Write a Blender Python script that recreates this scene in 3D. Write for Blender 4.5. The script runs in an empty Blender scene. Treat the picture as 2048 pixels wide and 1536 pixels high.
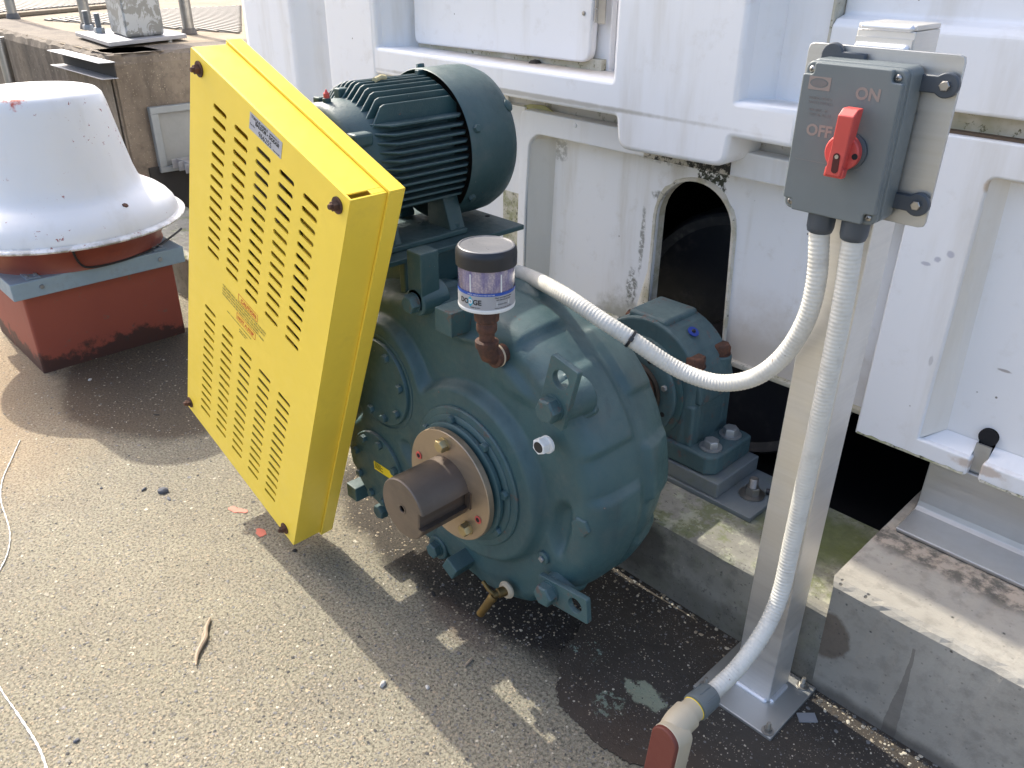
import bpy, bmesh, math, random
from mathutils import Vector, Matrix
random.seed(7)
PI = math.pi
SC = bpy.context.scene
COL = SC.collection

# ------------------------------------------------------------------ camera
CAM_POS = Vector((0, 0, 1.5))
YAW, PITCH, ROLL, FPX = math.radians(-45.776), math.radians(28.077), math.radians(-0.5316), 1640.4
fwd = Vector((math.sin(YAW) * math.cos(PITCH), math.cos(YAW) * math.cos(PITCH), -math.sin(PITCH)))
rgt = Vector((math.cos(YAW), -math.sin(YAW), 0))
dwn = fwd.cross(rgt)
c_, s_ = math.cos(ROLL), math.sin(ROLL)
r2, d2 = rgt * c_ + dwn * s_, dwn * c_ - rgt * s_
cam = bpy.data.cameras.new('camera')
cam.sensor_width = 36
cam.lens = FPX / 2048 * 36
cam.clip_start = 0.01
cam.clip_end = 500
co = bpy.data.objects.new('camera', cam)
COL.objects.link(co)
M = Matrix.Identity(4)
for i in range(3):
    M[i][0], M[i][1], M[i][2], M[i][3] = r2[i], -d2[i], -fwd[i], CAM_POS[i]
co.matrix_world = M
SC.camera = co

# ------------------------------------------------------------------ light
SUN_TRAVEL = Vector((1.07, -0.07, -1.0)).normalized()      # direction the light travels
ELEV = math.asin(-SUN_TRAVEL.z)
w = bpy.data.worlds.new('World')
SC.world = w
w.use_nodes = True
nt = w.node_tree
sky = nt.nodes.new('ShaderNodeTexSky')
sky.sky_type = 'NISHITA'
sky.sun_disc = False
sky.sun_elevation = ELEV
sky.sun_rotation = math.atan2(-SUN_TRAVEL.x, -SUN_TRAVEL.y)
sky.air_density = 0.8
sky.dust_density = 4.0
sky.ozone_density = 0.7
bg = nt.nodes['Background']
bg.inputs[1].default_value = 0.15
nt.links.new(sky.outputs[0], bg.inputs[0])
sl = bpy.data.lights.new('sun', 'SUN')
sl.energy = 2.0
sl.angle = math.radians(0.55)
sl.color = (1.0, 0.95, 0.83)
so = bpy.data.objects.new('sun', sl)
COL.objects.link(so)
so.rotation_euler = SUN_TRAVEL.to_track_quat('-Z', 'Y').to_euler()
SC.view_settings.view_transform = 'Standard'
SC.view_settings.look = 'None'
SC.view_settings.exposure = 1.50
SC.view_settings.gamma = 1.0
SC.view_settings.use_curve_mapping = False

# ------------------------------------------------------------------ pixel helpers (authoring: a pixel of the photo meets a real plane)
def ray(u, v):
    return r2 * ((u - 1024) / FPX) + d2 * ((v - 768) / FPX) + fwd
def on_z(u, v, z=0.0):
    d = ray(u, v); return CAM_POS + d * ((z - CAM_POS.z) / d.z)
def on_y(u, v, y):
    d = ray(u, v); return CAM_POS + d * ((y - CAM_POS.y) / d.y)
def on_x(u, v, x):
    d = ray(u, v); return CAM_POS + d * ((x - CAM_POS.x) / d.x)

# ------------------------------------------------------------------ object helpers
WM = {}
def wm(o):
    return WM[o.name] if o is not None else Matrix.Identity(4)
def place(o, parent, Mw):
    COL.objects.link(o)
    if parent is not None:
        o.parent = parent
        o.matrix_parent_inverse = Matrix.Identity(4)
        o.matrix_basis = wm(parent).inverted() @ Mw
    else:
        o.matrix_basis = Mw
    WM[o.name] = Mw.copy()
    return o
def tag(o, label=None, cat=None, group=None, kind=None):
    if label: o['label'] = label
    if cat: o['category'] = cat
    if group: o['group'] = group
    if kind: o['kind'] = kind
    return o
def thing(name, label, cat, loc, group=None):
    o = bpy.data.objects.new(name, None)
    o.empty_display_size = 0.1
    place(o, None, Matrix.Translation(Vector(loc)))
    return tag(o, label, cat, group)
def mobj(name, mesh, mat, parent=None, Mw=None):
    if mat is not None and len(mesh.materials) == 0:
        mesh.materials.append(mat)
    o = bpy.data.objects.new(name, mesh)
    return place(o, parent, Mw if Mw is not None else Matrix.Identity(4))
def bevel(o, w_, seg=2, ang=35):
    m = o.modifiers.new('bevel', 'BEVEL')
    m.width = w_; m.segments = seg; m.limit_method = 'ANGLE'; m.angle_limit = math.radians(ang)
    m.harden_normals = False
    return o

class MB:
    def __init__(s):
        s.bm = bmesh.new()
    def verts(s, pts):
        return [s.bm.verts.new(p) for p in pts]
    def face(s, vs, smooth=False):
        try:
            f = s.bm.faces.new(vs); f.smooth = smooth; return f
        except ValueError:
            return None
    def box(s, a, b, M=None):
        x0, y0, z0 = a; x1, y1, z1 = b
        P = [(x0,y0,z0),(x1,y0,z0),(x1,y1,z0),(x0,y1,z0),(x0,y0,z1),(x1,y0,z1),(x1,y1,z1),(x0,y1,z1)]
        if M is not None: P = [M @ Vector(p) for p in P]
        v = s.verts(P)
        for f in ((0,3,2,1),(4,5,6,7),(0,1,5,4),(1,2,6,5),(2,3,7,6),(3,0,4,7)):
            s.face([v[i] for i in f])
        return s
    def loft(s, rings, closed=True, cap0=True, cap1=True, smooth=True):
        R = [s.verts(r) for r in rings]
        n = len(R[0])
        for a, b in zip(R[:-1], R[1:]):
            for i in range(n if closed else n - 1):
                j = (i + 1) % n
                s.face([a[i], a[j], b[j], b[i]], smooth)
        if closed:
            if cap0: s.face(list(reversed(R[0])))
            if cap1: s.face(R[-1])
        return s
    def lathe(s, prof, M=None, n=48, cap0=True, cap1=True, smooth=True, sharp=True):
        # prof: list of (radius, height) about local Z
        M = M or Matrix.Identity(4)
        rings = []
        for r, h in prof:
            rings.append([M @ Vector((r * math.cos(2*PI*k/n), r * math.sin(2*PI*k/n), h)) for k in range(n)])
        s.loft(rings, True, cap0, cap1, smooth)
        return s
    def cyl(s, a, b, r, r1=None, n=24, smooth=True):
        a, b = Vector(a), Vector(b)
        q = (b - a).to_track_quat('Z', 'Y').to_matrix().to_4x4()
        Mx = Matrix.Translation(a) @ q
        L = (b - a).length
        s.lathe([(r, 0), (r if r1 is None else r1, L)], Mx, n, smooth=smooth)
        return s
    def prism(s, poly, h0, h1, fn):
        # poly 2D points, fn(a, b, h) -> 3D
        A = s.verts([fn(a, b, h0) for a, b in poly]); B = s.verts([fn(a, b, h1) for a, b in poly])
        n = len(poly)
        s.face(list(reversed(A))); s.face(B)
        for i in range(n):
            j = (i + 1) % n
            s.face([A[i], A[j], B[j], B[i]])
        return s
    def tube(s, pts, r, n=16, cap=True, rfn=None):
        pts = [Vector(p) for p in pts]
        up = Vector((0, 0, 1)); rings = []; prev = None
        for i, p in enumerate(pts):
            t = (pts[min(i+1, len(pts)-1)] - pts[max(i-1, 0)]).normalized()
            if prev is None:
                a = t.orthogonal().normalized()
            else:
                a = (prev - t * prev.dot(t)).normalized()
            prev = a
            b = t.cross(a)
            rr = rfn(i) if rfn else r
            rings.append([p + (a * math.cos(2*PI*k/n) + b * math.sin(2*PI*k/n)) * rr for k in range(n)])
        s.loft(rings, True, cap, cap, True)
        return s
    def build(s, name, mat, parent=None, bev=0, seg=2, smooth_angle=None, Mw=None, recenter=True):
        bmesh.ops.recalc_face_normals(s.bm, faces=s.bm.faces)
        if smooth_angle is not None:
            for f in s.bm.faces: f.smooth = True
        me = bpy.data.meshes.new(name)
        s.bm.to_mesh(me); s.bm.free()
        if Mw is None:
            Mw = Matrix.Identity(4)
            if recenter and len(me.vertices):
                xs = [v.co for v in me.vertices]
                mn = Vector([min(v[i] for v in xs) for i in range(3)]); mx = Vector([max(v[i] for v in xs) for i in range(3)])
                c = Vector(((mn.x+mx.x)/2, (mn.y+mx.y)/2, mn.z))
                me.transform(Matrix.Translation(-c)); Mw = Matrix.Translation(c)
        o = mobj(name, me, mat, parent, Mw)
        if bev: bevel(o, bev, seg)
        if smooth_angle is not None:
            try: me.set_sharp_from_angle(angle=math.radians(smooth_angle))
            except Exception: pass
        else:
            if any(p.use_smooth for p in me.polygons):
                try: me.set_sharp_from_angle(angle=math.radians(40))
                except Exception: pass
        return o

def axisM(org, zdir, xhint=None):
    z = Vector(zdir).normalized()
    x = Vector(xhint) if xhint is not None else z.orthogonal()
    x = (x - z * x.dot(z)).normalized(); y = z.cross(x)
    Mx = Matrix.Identity(4)
    for i in range(3):
        Mx[i][0], Mx[i][1], Mx[i][2], Mx[i][3] = x[i], y[i], z[i], org[i]
    return Mx

def hex_mesh(name, r, h, washer=0, wh=0.0, stud=0, sh=0.0, dome=True):
    b = MB()
    z = 0
    if washer:
        b.lathe([(washer, 0), (washer, wh)], None, 28); z = wh
    ring = lambda rr, hh: [Vector((rr*math.cos(PI/3*k), rr*math.sin(PI/3*k), hh)) for k in range(6)]
    b.loft([ring(r, z), ring(r, z + h*0.85), ring(r*0.9, z + h)], smooth=False)
    if dome: b.lathe([(r*0.78, z + h), (r*0.74, z + h*1.04)], None, 20)
    if stud:
        prof = []
        k = 0
        zz = z + h
        while zz < z + h + sh:
            prof += [(stud, zz), (stud*0.9, zz + 0.0012)]
            zz += 0.0024
        prof.append((stud*0.8, zz))
        b.lathe(prof, None, 16)
    bmesh.ops.recalc_face_normals(b.bm, faces=b.bm.faces)
    me = bpy.data.meshes.new(name); b.bm.to_mesh(me); b.bm.free()
    try: me.set_sharp_from_angle(angle=math.radians(35))
    except Exception: pass
    return me
def put(name, mesh, mat, parent, org, zdir, rot=0.0, scale=1.0, label=None):
    Mx = axisM(org, zdir) @ Matrix.Rotation(rot, 4, 'Z') @ Matrix.Scale(scale, 4)
    if len(mesh.materials) == 0: mesh.materials.append(mat)
    o = bpy.data.objects.new(name, mesh)
    place(o, parent, Mx)
    if mesh.materials[0] is not mat:
        o.material_slots[0].link = 'OBJECT'; o.material_slots[0].material = mat
    if label: o['label'] = label
    return o

def fill2d(name, outer, holes, thick, bev=0.0, res=2):
    cu = bpy.data.curves.new(name, 'CURVE'); cu.dimensions = '2D'; cu.fill_mode = 'BOTH'
    cu.extrude = thick / 2 - bev; cu.bevel_depth = bev; cu.bevel_resolution = res
    for loop in [outer] + list(holes):
        sp = cu.splines.new('POLY'); sp.points.add(len(loop) - 1)
        for i, (a, b) in enumerate(loop): sp.points[i].co = (a, b, 0, 1)
        sp.use_cyclic_u = True
    t = bpy.data.objects.new('tmp', cu)
    COL.objects.link(t)
    dg = bpy.context.evaluated_depsgraph_get()
    me = bpy.data.meshes.new_from_object(t.evaluated_get(dg))
    bpy.data.objects.remove(t); bpy.data.curves.remove(cu)
    me.name = name
    me.materials.clear()
    return me
def text_mesh(s, size, bold=0.0, thick=0.0002, align='LEFT', shear=0.0):
    cu = bpy.data.curves.new('lettering', 'FONT'); cu.body = s; cu.size = size; cu.extrude = thick; cu.offset = bold
    cu.align_x = align; cu.resolution_u = 3; cu.shear = shear
    t = bpy.data.objects.new('tmp', cu)
    COL.objects.link(t)
    dg = bpy.context.evaluated_depsgraph_get()
    me = bpy.data.meshes.new_from_object(t.evaluated_get(dg))
    bpy.data.objects.remove(t); bpy.data.curves.remove(cu)
    me.materials.clear()
    return me
def rrect(x0, y0, x1, y1, r, n=5):
    out = []
    for cx, cy, a0 in ((x1-r, y0+r, -PI/2), (x1-r, y1-r, 0), (x0+r, y1-r, PI/2), (x0+r, y0+r, PI)):
        for k in range(n + 1):
            a = a0 + PI/2 * k / n
            out.append((cx + r*math.cos(a), cy + r*math.sin(a)))
    return out
def circ(cx, cy, r, n=24):
    return [(cx + r*math.cos(2*PI*k/n), cy + r*math.sin(2*PI*k/n)) for k in range(n)]
def round_poly(P, R, n=4):
    out = []
    m = len(P)
    for i in range(m):
        p0, p1, p2 = Vector(P[i-1]), Vector(P[i]), Vector(P[(i+1) % m])
        r = R[i] if isinstance(R, (list, tuple)) else R
        if r <= 0: out.append(tuple(p1)); continue
        a = (p0 - p1); b = (p2 - p1)
        la = min(r, a.length*0.45); lb = min(r, b.length*0.45)
        a = p1 + a.normalized()*la; b = p1 + b.normalized()*lb
        for k in range(n + 1):
            t = k / n
            out.append(tuple((1-t)**2*a + 2*t*(1-t)*p1 + t*t*b))
    return out

# ------------------------------------------------------------------ materials
class NT:
    def __init__(s, name):
        s.m = bpy.data.materials.new(name); s.m.use_nodes = True
        s.t = s.m.node_tree; s.N = s.t.nodes; s.L = s.t.links
        s.b = s.N['Principled BSDF']
        tc = s.N.new('ShaderNodeTexCoord'); s.obj = tc.outputs['Object']
        g = s.N.new('ShaderNodeNewGeometry'); s.pos = g.outputs['Position']; s.nor = g.outputs['Normal']
    def lk(s, a, b): s.L.new(a, b)
    def val(s, sock, v):
        if hasattr(v, 'is_linked') or hasattr(v, 'links'): s.lk(v, sock)
        else: sock.default_value = v
    def noise(s, vec, scale, detail=4, rough=0.55, dist=0.0, col=False):
        n = s.N.new('ShaderNodeTexNoise'); s.lk(vec, n.inputs['Vector'])
        n.inputs['Scale'].default_value = scale; n.inputs['Detail'].default_value = detail
        n.inputs['Roughness'].default_value = rough; n.inputs['Distortion'].default_value = dist
        return n.outputs['Color'] if col else n.outputs['Fac']
    def voro(s, vec, scale, feature='F1', rnd=1.0):
        n = s.N.new('ShaderNodeTexVoronoi'); n.feature = feature; s.lk(vec, n.inputs['Vector'])
        n.inputs['Scale'].default_value = scale; n.inputs['Randomness'].default_value = rnd
        return n
    def ramp(s, fac, lo, hi, a=0.0, b=1.0):
        n = s.N.new('ShaderNodeMapRange'); n.interpolation_type = 'SMOOTHSTEP'
        s.val(n.inputs['Value'], fac)
        n.inputs['From Min'].default_value = lo; n.inputs['From Max'].default_value = hi
        n.inputs['To Min'].default_value = a; n.inputs['To Max'].default_value = b
        return n.outputs['Result']
    def math(s, op, a, b=0.0, clamp=False):
        n = s.N.new('ShaderNodeMath'); n.operation = op; n.use_clamp = clamp
        s.val(n.inputs[0], a); s.val(n.inputs[1], b)
        return n.outputs[0]
    def mix(s, fac, a, b, typ='MIX'):
        n = s.N.new('ShaderNodeMix'); n.data_type = 'RGBA'; n.blend_type = typ
        s.val(n.inputs[0], fac)
        for sock, v in ((n.inputs[6], a), (n.inputs[7], b)):
            if isinstance(v, tuple): sock.default_value = (v[0], v[1], v[2], 1)
            else: s.lk(v, sock)
        return n.outputs[2]
    def sep(s, vec):
        n = s.N.new('ShaderNodeSeparateXYZ'); s.lk(vec, n.inputs[0]); return n.outputs
    def vmap(s, vec, scale=(1,1,1), loc=(0,0,0)):
        n = s.N.new('ShaderNodeMapping'); s.lk(vec, n.inputs[0])
        n.inputs['Scale'].default_value = scale; n.inputs['Location'].default_value = loc
        return n.outputs[0]
    def blob(s, c, r, nz=0.5, nscale=12, soft=0.3, seed=0):
        # a ragged patch at world position c with radii r -> mask 0..1
        v = s.N.new('ShaderNodeVectorMath'); v.operation = 'SUBTRACT'; s.lk(s.pos, v.inputs[0]); v.inputs[1].default_value = c
        d = s.N.new('ShaderNodeVectorMath'); d.operation = 'DIVIDE'; s.lk(v.outputs[0], d.inputs[0]); d.inputs[1].default_value = r
        l = s.N.new('ShaderNodeVectorMath'); l.operation = 'LENGTH'; s.lk(d.outputs[0], l.inputs[0])
        n = s.noise(s.vmap(s.pos, loc=(seed, seed*2, 0)), nscale, 6, 0.65)
        e = s.math('ADD', l.outputs['Value'], s.math('MULTIPLY', s.math('SUBTRACT', n, 0.5), nz*2))
        return s.ramp(e, 1 - soft, 1 + soft, 1.0, 0.0)
    def bump(s, h, strength=0.3, dist=0.002, prev=None):
        n = s.N.new('ShaderNodeBump'); n.inputs['Strength'].default_value = strength; n.inputs['Distance'].default_value = dist
        s.lk(h, n.inputs['Height'])
        if prev is not None: s.lk(prev, n.inputs['Normal'])
        return n.outputs[0]
    def done(s, color=None, rough=0.5, metal=0.0, normal=None, spec=None, coat=0.0):
        b = s.b
        if isinstance(color, tuple): b.inputs['Base Color'].default_value = (*color, 1)
        elif color is not None: s.lk(color, b.inputs['Base Color'])
        s.val(b.inputs['Roughness'], rough)
        b.inputs['Metallic'].default_value = metal
        if normal is not None: s.lk(normal, b.inputs['Normal'])
        if spec is not None: b.inputs['Specular IOR Level'].default_value = spec
        if coat: b.inputs['Coat Weight'].default_value = coat; b.inputs['Coat Roughness'].default_value = 0.15
        return s.m

def paint(name, col, rough=0.4, dirt=(0.12,0.10,0.07), dirt_amt=0.25, metal=0.0, orange=0.15, chips=None, coat=0.0, chip_lo=0.70, var=0.08):
    t = NT(name)
    n1 = t.noise(t.pos, 6, 5, 0.6); n2 = t.noise(t.pos, 38, 6, 0.65)
    f = t.math('MULTIPLY', t.ramp(n1, 0.45, 0.75), t.ramp(n2, 0.4, 0.7))
    c = t.mix(t.ramp(n1, 0.3, 0.7), tuple(x*(1-var) for x in col), tuple(min(1, x*(1+var*.8)) for x in col))
    c = t.mix(t.math('MULTIPLY', f, dirt_amt), c, dirt)
    if chips:
        n3 = t.noise(t.pos, 22, 8, 0.7)
        c = t.mix(t.ramp(n3, chip_lo, chip_lo + 0.015), c, chips)
    hb = t.noise(t.pos, 260, 3, 0.5)
    nb = t.bump(t.math('ADD', hb, t.math('MULTIPLY', n2, 0.6)), orange, 0.0008)
    r = t.ramp(n2, 0.3, 0.7, rough - 0.06, rough + 0.1)
    return t.done(c, r, metal, nb, coat=coat)

def metal(name, col, rough=0.35, streak=None, dirt=0.3, dcol=(0.10,0.09,0.07), m=1.0, aniso=(3,3,140)):
    t = NT(name)
    st = t.noise(t.vmap(t.pos, aniso), 1.0, 4, 0.6)
    n1 = t.noise(t.pos, 7, 5, 0.6); n2 = t.noise(t.pos, 60, 4, 0.6)
    c = t.mix(st, tuple(x*0.85 for x in col), tuple(min(1, x*1.12) for x in col))
    c = t.mix(t.math('MULTIPLY', t.ramp(n1, 0.45, 0.75), dirt), c, dcol)
    r = t.math('ADD', t.ramp(st, 0.3, 0.7, rough - 0.06, rough + 0.08), t.ramp(n1, 0.4, 0.7, 0.0, 0.12))
    nb = t.bump(t.math('ADD', st, n2), 0.12, 0.0006)
    return t.done(c, r, m, nb)

def rust(name, a=(0.055,0.028,0.020), b=(0.135,0.055,0.030), rough=0.8):
    t = NT(name)
    n = t.noise(t.pos, 45, 8, 0.7); n2 = t.noise(t.pos, 160, 5, 0.6)
    c = t.mix(t.ramp(n, 0.35, 0.68), a, b)
    return t.done(c, rough, 0.0, t.bump(t.math('ADD', n, n2), 0.6, 0.0015))

def plain(name, col, rough=0.5, metal_=0.0):
    t = NT(name)
    n = t.noise(t.pos, 40, 5, 0.6)
    c = t.mix(n, tuple(x*0.88 for x in col), tuple(min(1, x*1.1) for x in col))
    return t.done(c, rough, metal_, t.bump(n, 0.08, 0.001))

# green paint of the drive
def green_mat(name, col=(0.036, 0.086, 0.092), rusty=0.0, rough=0.42):
    t = NT(name)
    n1 = t.noise(t.pos, 5, 5, 0.6); n2 = t.noise(t.pos, 45, 7, 0.7); n3 = t.noise(t.pos, 320, 2, 0.5)
    c = t.mix(t.ramp(n1, 0.3, 0.7), tuple(x*0.86 for x in col), tuple(x*1.16 for x in col))
    dust = t.math('MULTIPLY', t.ramp(t.sep(t.nor)[2], 0.1, 0.95), t.ramp(n1, 0.35, 0.65, 0.10, 0.38))
    c = t.mix(dust, c, (0.17, 0.20, 0.20))
    c = t.mix(t.ramp(t.noise(t.pos, 13, 6, 0.7), 0.50, 0.72, 0, 0.30), c, (0.105, 0.115, 0.105))
    run = t.noise(t.vmap(t.pos, (30, 30, 3)), 1.0, 5, 0.65)
    c = t.mix(t.ramp(run, 0.56, 0.72, 0, 0.28), c, (0.022, 0.034, 0.034))
    c = t.mix(t.ramp(n2, 0.685, 0.70), c, (0.14, 0.065, 0.04))
    c = t.mix(t.ramp(t.noise(t.pos, 90, 5, 0.7), 0.705, 0.715), c, (0.22, 0.24, 0.22))
    if rusty:
        c = t.mix(t.math('MULTIPLY', t.ramp(t.noise(t.pos, 30, 9, 0.78), 0.56, 0.62), rusty), c, (0.15, 0.055, 0.03))
    nb = t.bump(t.math('ADD', n3, t.math('MULTIPLY', n2, 1.6)), 0.30, 0.0016)
    return t.done(c, t.ramp(n2, 0.3, 0.7, rough, rough + 0.20), 0.0, nb)
GREEN = green_mat('green_enamel')
GREEN_M = green_mat('motor_enamel', (0.026, 0.067, 0.070), 0, 0.40)
GREEN_R = green_mat('green_enamel_rusting', (0.040, 0.091, 0.096), 0.5)
GREEN_P = green_mat('bearing_enamel', (0.058, 0.110, 0.120), 0.45, 0.55)
YELLOW = paint('yellow_powder_coat', (0.94, 0.68, 0.070), 0.34, (0.50, 0.33, 0.07), 0.16, orange=0.06, var=0.03, chips=(0.30, 0.22, 0.10), chip_lo=0.735)
BLACKIN = plain('dark_interior', (0.010, 0.010, 0.012), 0.85)
RUST = rust('rusty_steel')
RUSTPIPE = rust('rusty_pipe', (0.055, 0.026, 0.018), (0.125, 0.050, 0.028), 0.75)
STEEL = metal('machined_steel', (0.20, 0.165, 0.14), 0.42, dirt=0.45, m=0.85)
STEEL_D = metal('dark_steel', (0.19, 0.155, 0.13), 0.45, dirt=0.4, m=0.8)
BRONZE = metal('bushing_plate', (0.40, 0.31, 0.22), 0.42, dirt=0.3, m=0.75)
GOLDB = metal('zinc_plated_bolt', (0.48, 0.38, 0.20), 0.38, dirt=0.4, m=0.8)
SS = metal('stainless', (0.42, 0.40, 0.37), 0.38, dirt=0.35)
GALVB = metal('galvanised_bolt', (0.40, 0.41, 0.41), 0.5, dirt=0.45, m=0.7)
ALU = metal('aluminium', (0.74, 0.72, 0.68), 0.42, dirt=0.12, dcol=(0.35,0.32,0.28), m=0.85)
ALU2 = metal('brushed_aluminium', (0.53, 0.53, 0.515), 0.40, dirt=0.25, dcol=(0.30,0.29,0.27), m=0.85)
WELD = metal('weld_bead', (0.80, 0.80, 0.82), 0.35, dirt=0.1, m=0.7)
GREYBOX = paint('grey_abs', (0.135, 0.156, 0.160), 0.42, (0.2, 0.2, 0.18), 0.15, orange=0.12)
GREYBOX_D = paint('dark_grey_plastic', (0.055, 0.066, 0.080), 0.45, (0.15, 0.15, 0.14), 0.15, orange=0.1)
PRINT = plain('faded_print', (0.26, 0.215, 0.19), 0.6)
RED = paint('red_plastic', (0.56, 0.075, 0.065), 0.42, (0.5, 0.1, 0.08), 0.2, orange=0.06)
BLACKP = paint('black_plastic', (0.016, 0.017, 0.020), 0.42, (0.07, 0.07, 0.065), 0.2, orange=0.05)
CAPB = paint('sun_bleached_black', (0.15, 0.15, 0.155), 0.33, (0.34, 0.31, 0.27), 0.5, orange=0.04)
WHITEP = plain('white_label', (0.72, 0.72, 0.70), 0.5)
GREYLBL = plain('silver_label', (0.36, 0.36, 0.37), 0.45)
BLUE = plain('blue_print', (0.02, 0.08, 0.38), 0.5)
CYAN = plain('teal_print', (0.02, 0.36, 0.50), 0.5)
BLACKINK = plain('black_ink', (0.015, 0.015, 0.017), 0.6)
REDINK = plain('red_ink', (0.62, 0.10, 0.03), 0.6)
INKGREY = plain('worn_ink', (0.20, 0.17, 0.06), 0.6)
STICKER = plain('grey_sticker', (0.42, 0.42, 0.45), 0.45)
YELRING = plain('yellow_gasket', (0.85, 0.62, 0.02), 0.45)
STONEG = plain('grey_stone', (0.11, 0.115, 0.13), 0.8)
STONEW = plain('pale_stone', (0.55, 0.52, 0.47), 0.8)
TWIGM = plain('dry_wood', (0.36, 0.28, 0.20), 0.85)
CHIPM = plain('red_paint_chip', (0.62, 0.16, 0.10), 0.6)
TANP = paint('tan_pvc', (0.50, 0.43, 0.31), 0.5, (0.28, 0.20, 0.12), 0.5, orange=0.2)
BRICKRED = paint('brick_red_cover', (0.16, 0.040, 0.026), 0.6, (0.10, 0.04, 0.03), 0.5, orange=0.3)
LEADB = plain('blue_tag', (0.02, 0.05, 0.30), 0.5)

def conduit_mat():
    t = NT('conduit_pvc')
    n = t.noise(t.pos, 25, 6, 0.65)
    c = t.mix(t.ramp(n, 0.45, 0.75, 0, 0.45), (0.62, 0.60, 0.54), (0.36, 0.33, 0.28))
    c = t.mix(t.ramp(t.noise(t.pos, 70, 5, 0.7), 0.69, 0.72), c, (0.20, 0.11, 0.06))
    return t.done(c, 0.42, 0, t.bump(n, 0.1, 0.001))
CONDUIT = conduit_mat()

def white_mat(name='white_gelcoat', spots=True, extra=None, dirt=0.35):
    t = NT(name)
    n1 = t.noise(t.pos, 2.2, 5, 0.6); n2 = t.noise(t.pos, 14, 7, 0.68); n3 = t.noise(t.vmap(t.pos, (9, 9, 1.2)), 1.0, 5, 0.6)
    c = t.mix(n1, (0.79, 0.785, 0.79), (0.84, 0.835, 0.83))
    c = t.mix(t.math('MULTIPLY', t.ramp(n3, 0.5, 0.75), dirt), c, (0.52, 0.47, 0.38))
    c = t.mix(t.math('MULTIPLY', t.ramp(n2, 0.55, 0.72), dirt*0.6), c, (0.55, 0.50, 0.42))
    if spots:
        v = t.voro(t.pos, 26)
        rnd = t.sep(v.outputs['Color'])[0]
        sp = t.math('MULTIPLY', t.ramp(v.outputs['Distance'], 0.05, 0.09, 1, 0), t.ramp(rnd, 0.90, 0.92))
        c = t.mix(t.math('MULTIPLY', sp, 0.85), c, (0.12, 0.09, 0.06))
    if extra: c = extra(t, c)
    nb = t.bump(t.math('ADD', n2, t.math('MULTIPLY', n1, 3)), 0.10, 0.002)
    return t.done(c, t.ramp(n2, 0.4, 0.7, 0.34, 0.5), 0, nb)
def smudges(t, c):
    for (u, v, y, rx, rz, col, a) in ((1852, 527, 1.80, .010, .004, (0.30, 0.30, 0.38), .6), (1876, 519, 1.80, .007, .006, (0.30, 0.30, 0.38), .6), (1902, 509, 1.80, .008, .007, (0.32, 0.32, 0.40), .6),
                                      (1990, 368, 1.83, .012, .016, (0.45, 0.30, 0.15), .7), (1862, 722, 1.80, .004, .012, (0.45, 0.44, 0.44), .6), (2010, 742, 1.845, .014, .003, (0.25, 0.20, 0.17), .7), (1955, 935, 1.80, .05, .012, (0.50, 0.38, 0.28), .7),
                                      (1740, 492, 1.80, .004, .014, (0.25, 0.22, 0.2), .5)):
        p = on_y(u, v, y)
        c = t.mix(t.math('MULTIPLY', t.blob((p.x, p.y, p.z), (rx, 0.05, rz), 0.7, 45, 0.3, u*0.01), a), c, col)
    return c
WALLM = white_mat('white_gelcoat', True, smudges)
def moss_extra(t, c):
    m = t.blob((-1.21, 1.86, 1.01), (0.12, 0.2, 0.022), 0.9, 30, 0.1)
    m2 = t.blob((-1.17, 1.86, 0.99), (0.045, 0.2, 0.10), 0.7, 45, 0.12, 3)
    m3 = t.blob((-1.42, 1.86, 0.47), (0.12, 0.2, 0.08), 0.9, 18, 0.5, 5)
    m4 = t.blob((-0.95, 1.86, 0.50), (0.28, 0.2, 0.14), 0.7, 10, 0.7, 8)
    c = t.mix(t.math('MULTIPLY', m4, 0.6), c, (0.42, 0.33, 0.22))
    c = t.mix(t.math('MULTIPLY', m3, 0.7), c, (0.20, 0.19, 0.12))
    for (u, v, rx, rz, a) in ((1262, 575, .018, .06, .8), (1283, 480, .008, .09, .7), (1462, 480, .010, .05, .75), (1320, 392, .03, .012, .7), (1430, 690, .02, .05, .6), (1330, 320, .10, .012, .4), (1120, 300, .03, .03, .5)):
        p = on_y(u, v, 1.86)
        bl_ = t.math('MULTIPLY', t.blob((p.x, p.y, p.z), (rx, 0.1, rz), 0.8, 40, 0.3, u*0.013), t.ramp(t.noise(t.pos, 85, 8, 0.75), 0.42, 0.55))
        c = t.mix(t.math('MULTIPLY', bl_, a), c, (0.10, 0.10, 0.075))
    sp = t.ramp(t.noise(t.pos, 60, 8, 0.75), 0.47, 0.53)
    m = t.math('MULTIPLY', m, sp); m2 = t.math('MULTIPLY', m2, t.ramp(t.noise(t.pos, 80, 8, 0.75), 0.42, 0.48))
    c = t.mix(m, c, (0.035, 0.035, 0.03)); c = t.mix(m2, c, (0.04, 0.045, 0.03))
    return c
WALLMOSS = white_mat('white_gelcoat_mouldy', True, moss_extra, 0.55)
def top_extra(t, c):
    m = t.blob((-1.80, 1.80, 1.194), (0.42, 0.062, 0.02), 0.45, 14, 0.5, 3)
    c = t.mix(t.math('MULTIPLY', m, 0.85), c, t.mix(t.noise(t.pos, 40, 6, 0.7), (0.34, 0.26, 0.19), (0.52, 0.45, 0.36)))
    m = t.blob((-0.95, 1.76, 1.186), (0.09, 0.04, 0.012), 0.6, 20, 0.5, 5)
    c = t.mix(t.math('MULTIPLY', m, 0.6), c, (0.45, 0.38, 0.30))
    m = t.blob((-1.75, 1.70, 1.135), (0.60, 0.05, 0.006), 0.5, 25, 0.5, 6)
    return t.mix(t.math('MULTIPLY', m, 0.7), c, (0.30, 0.27, 0.20))
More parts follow.
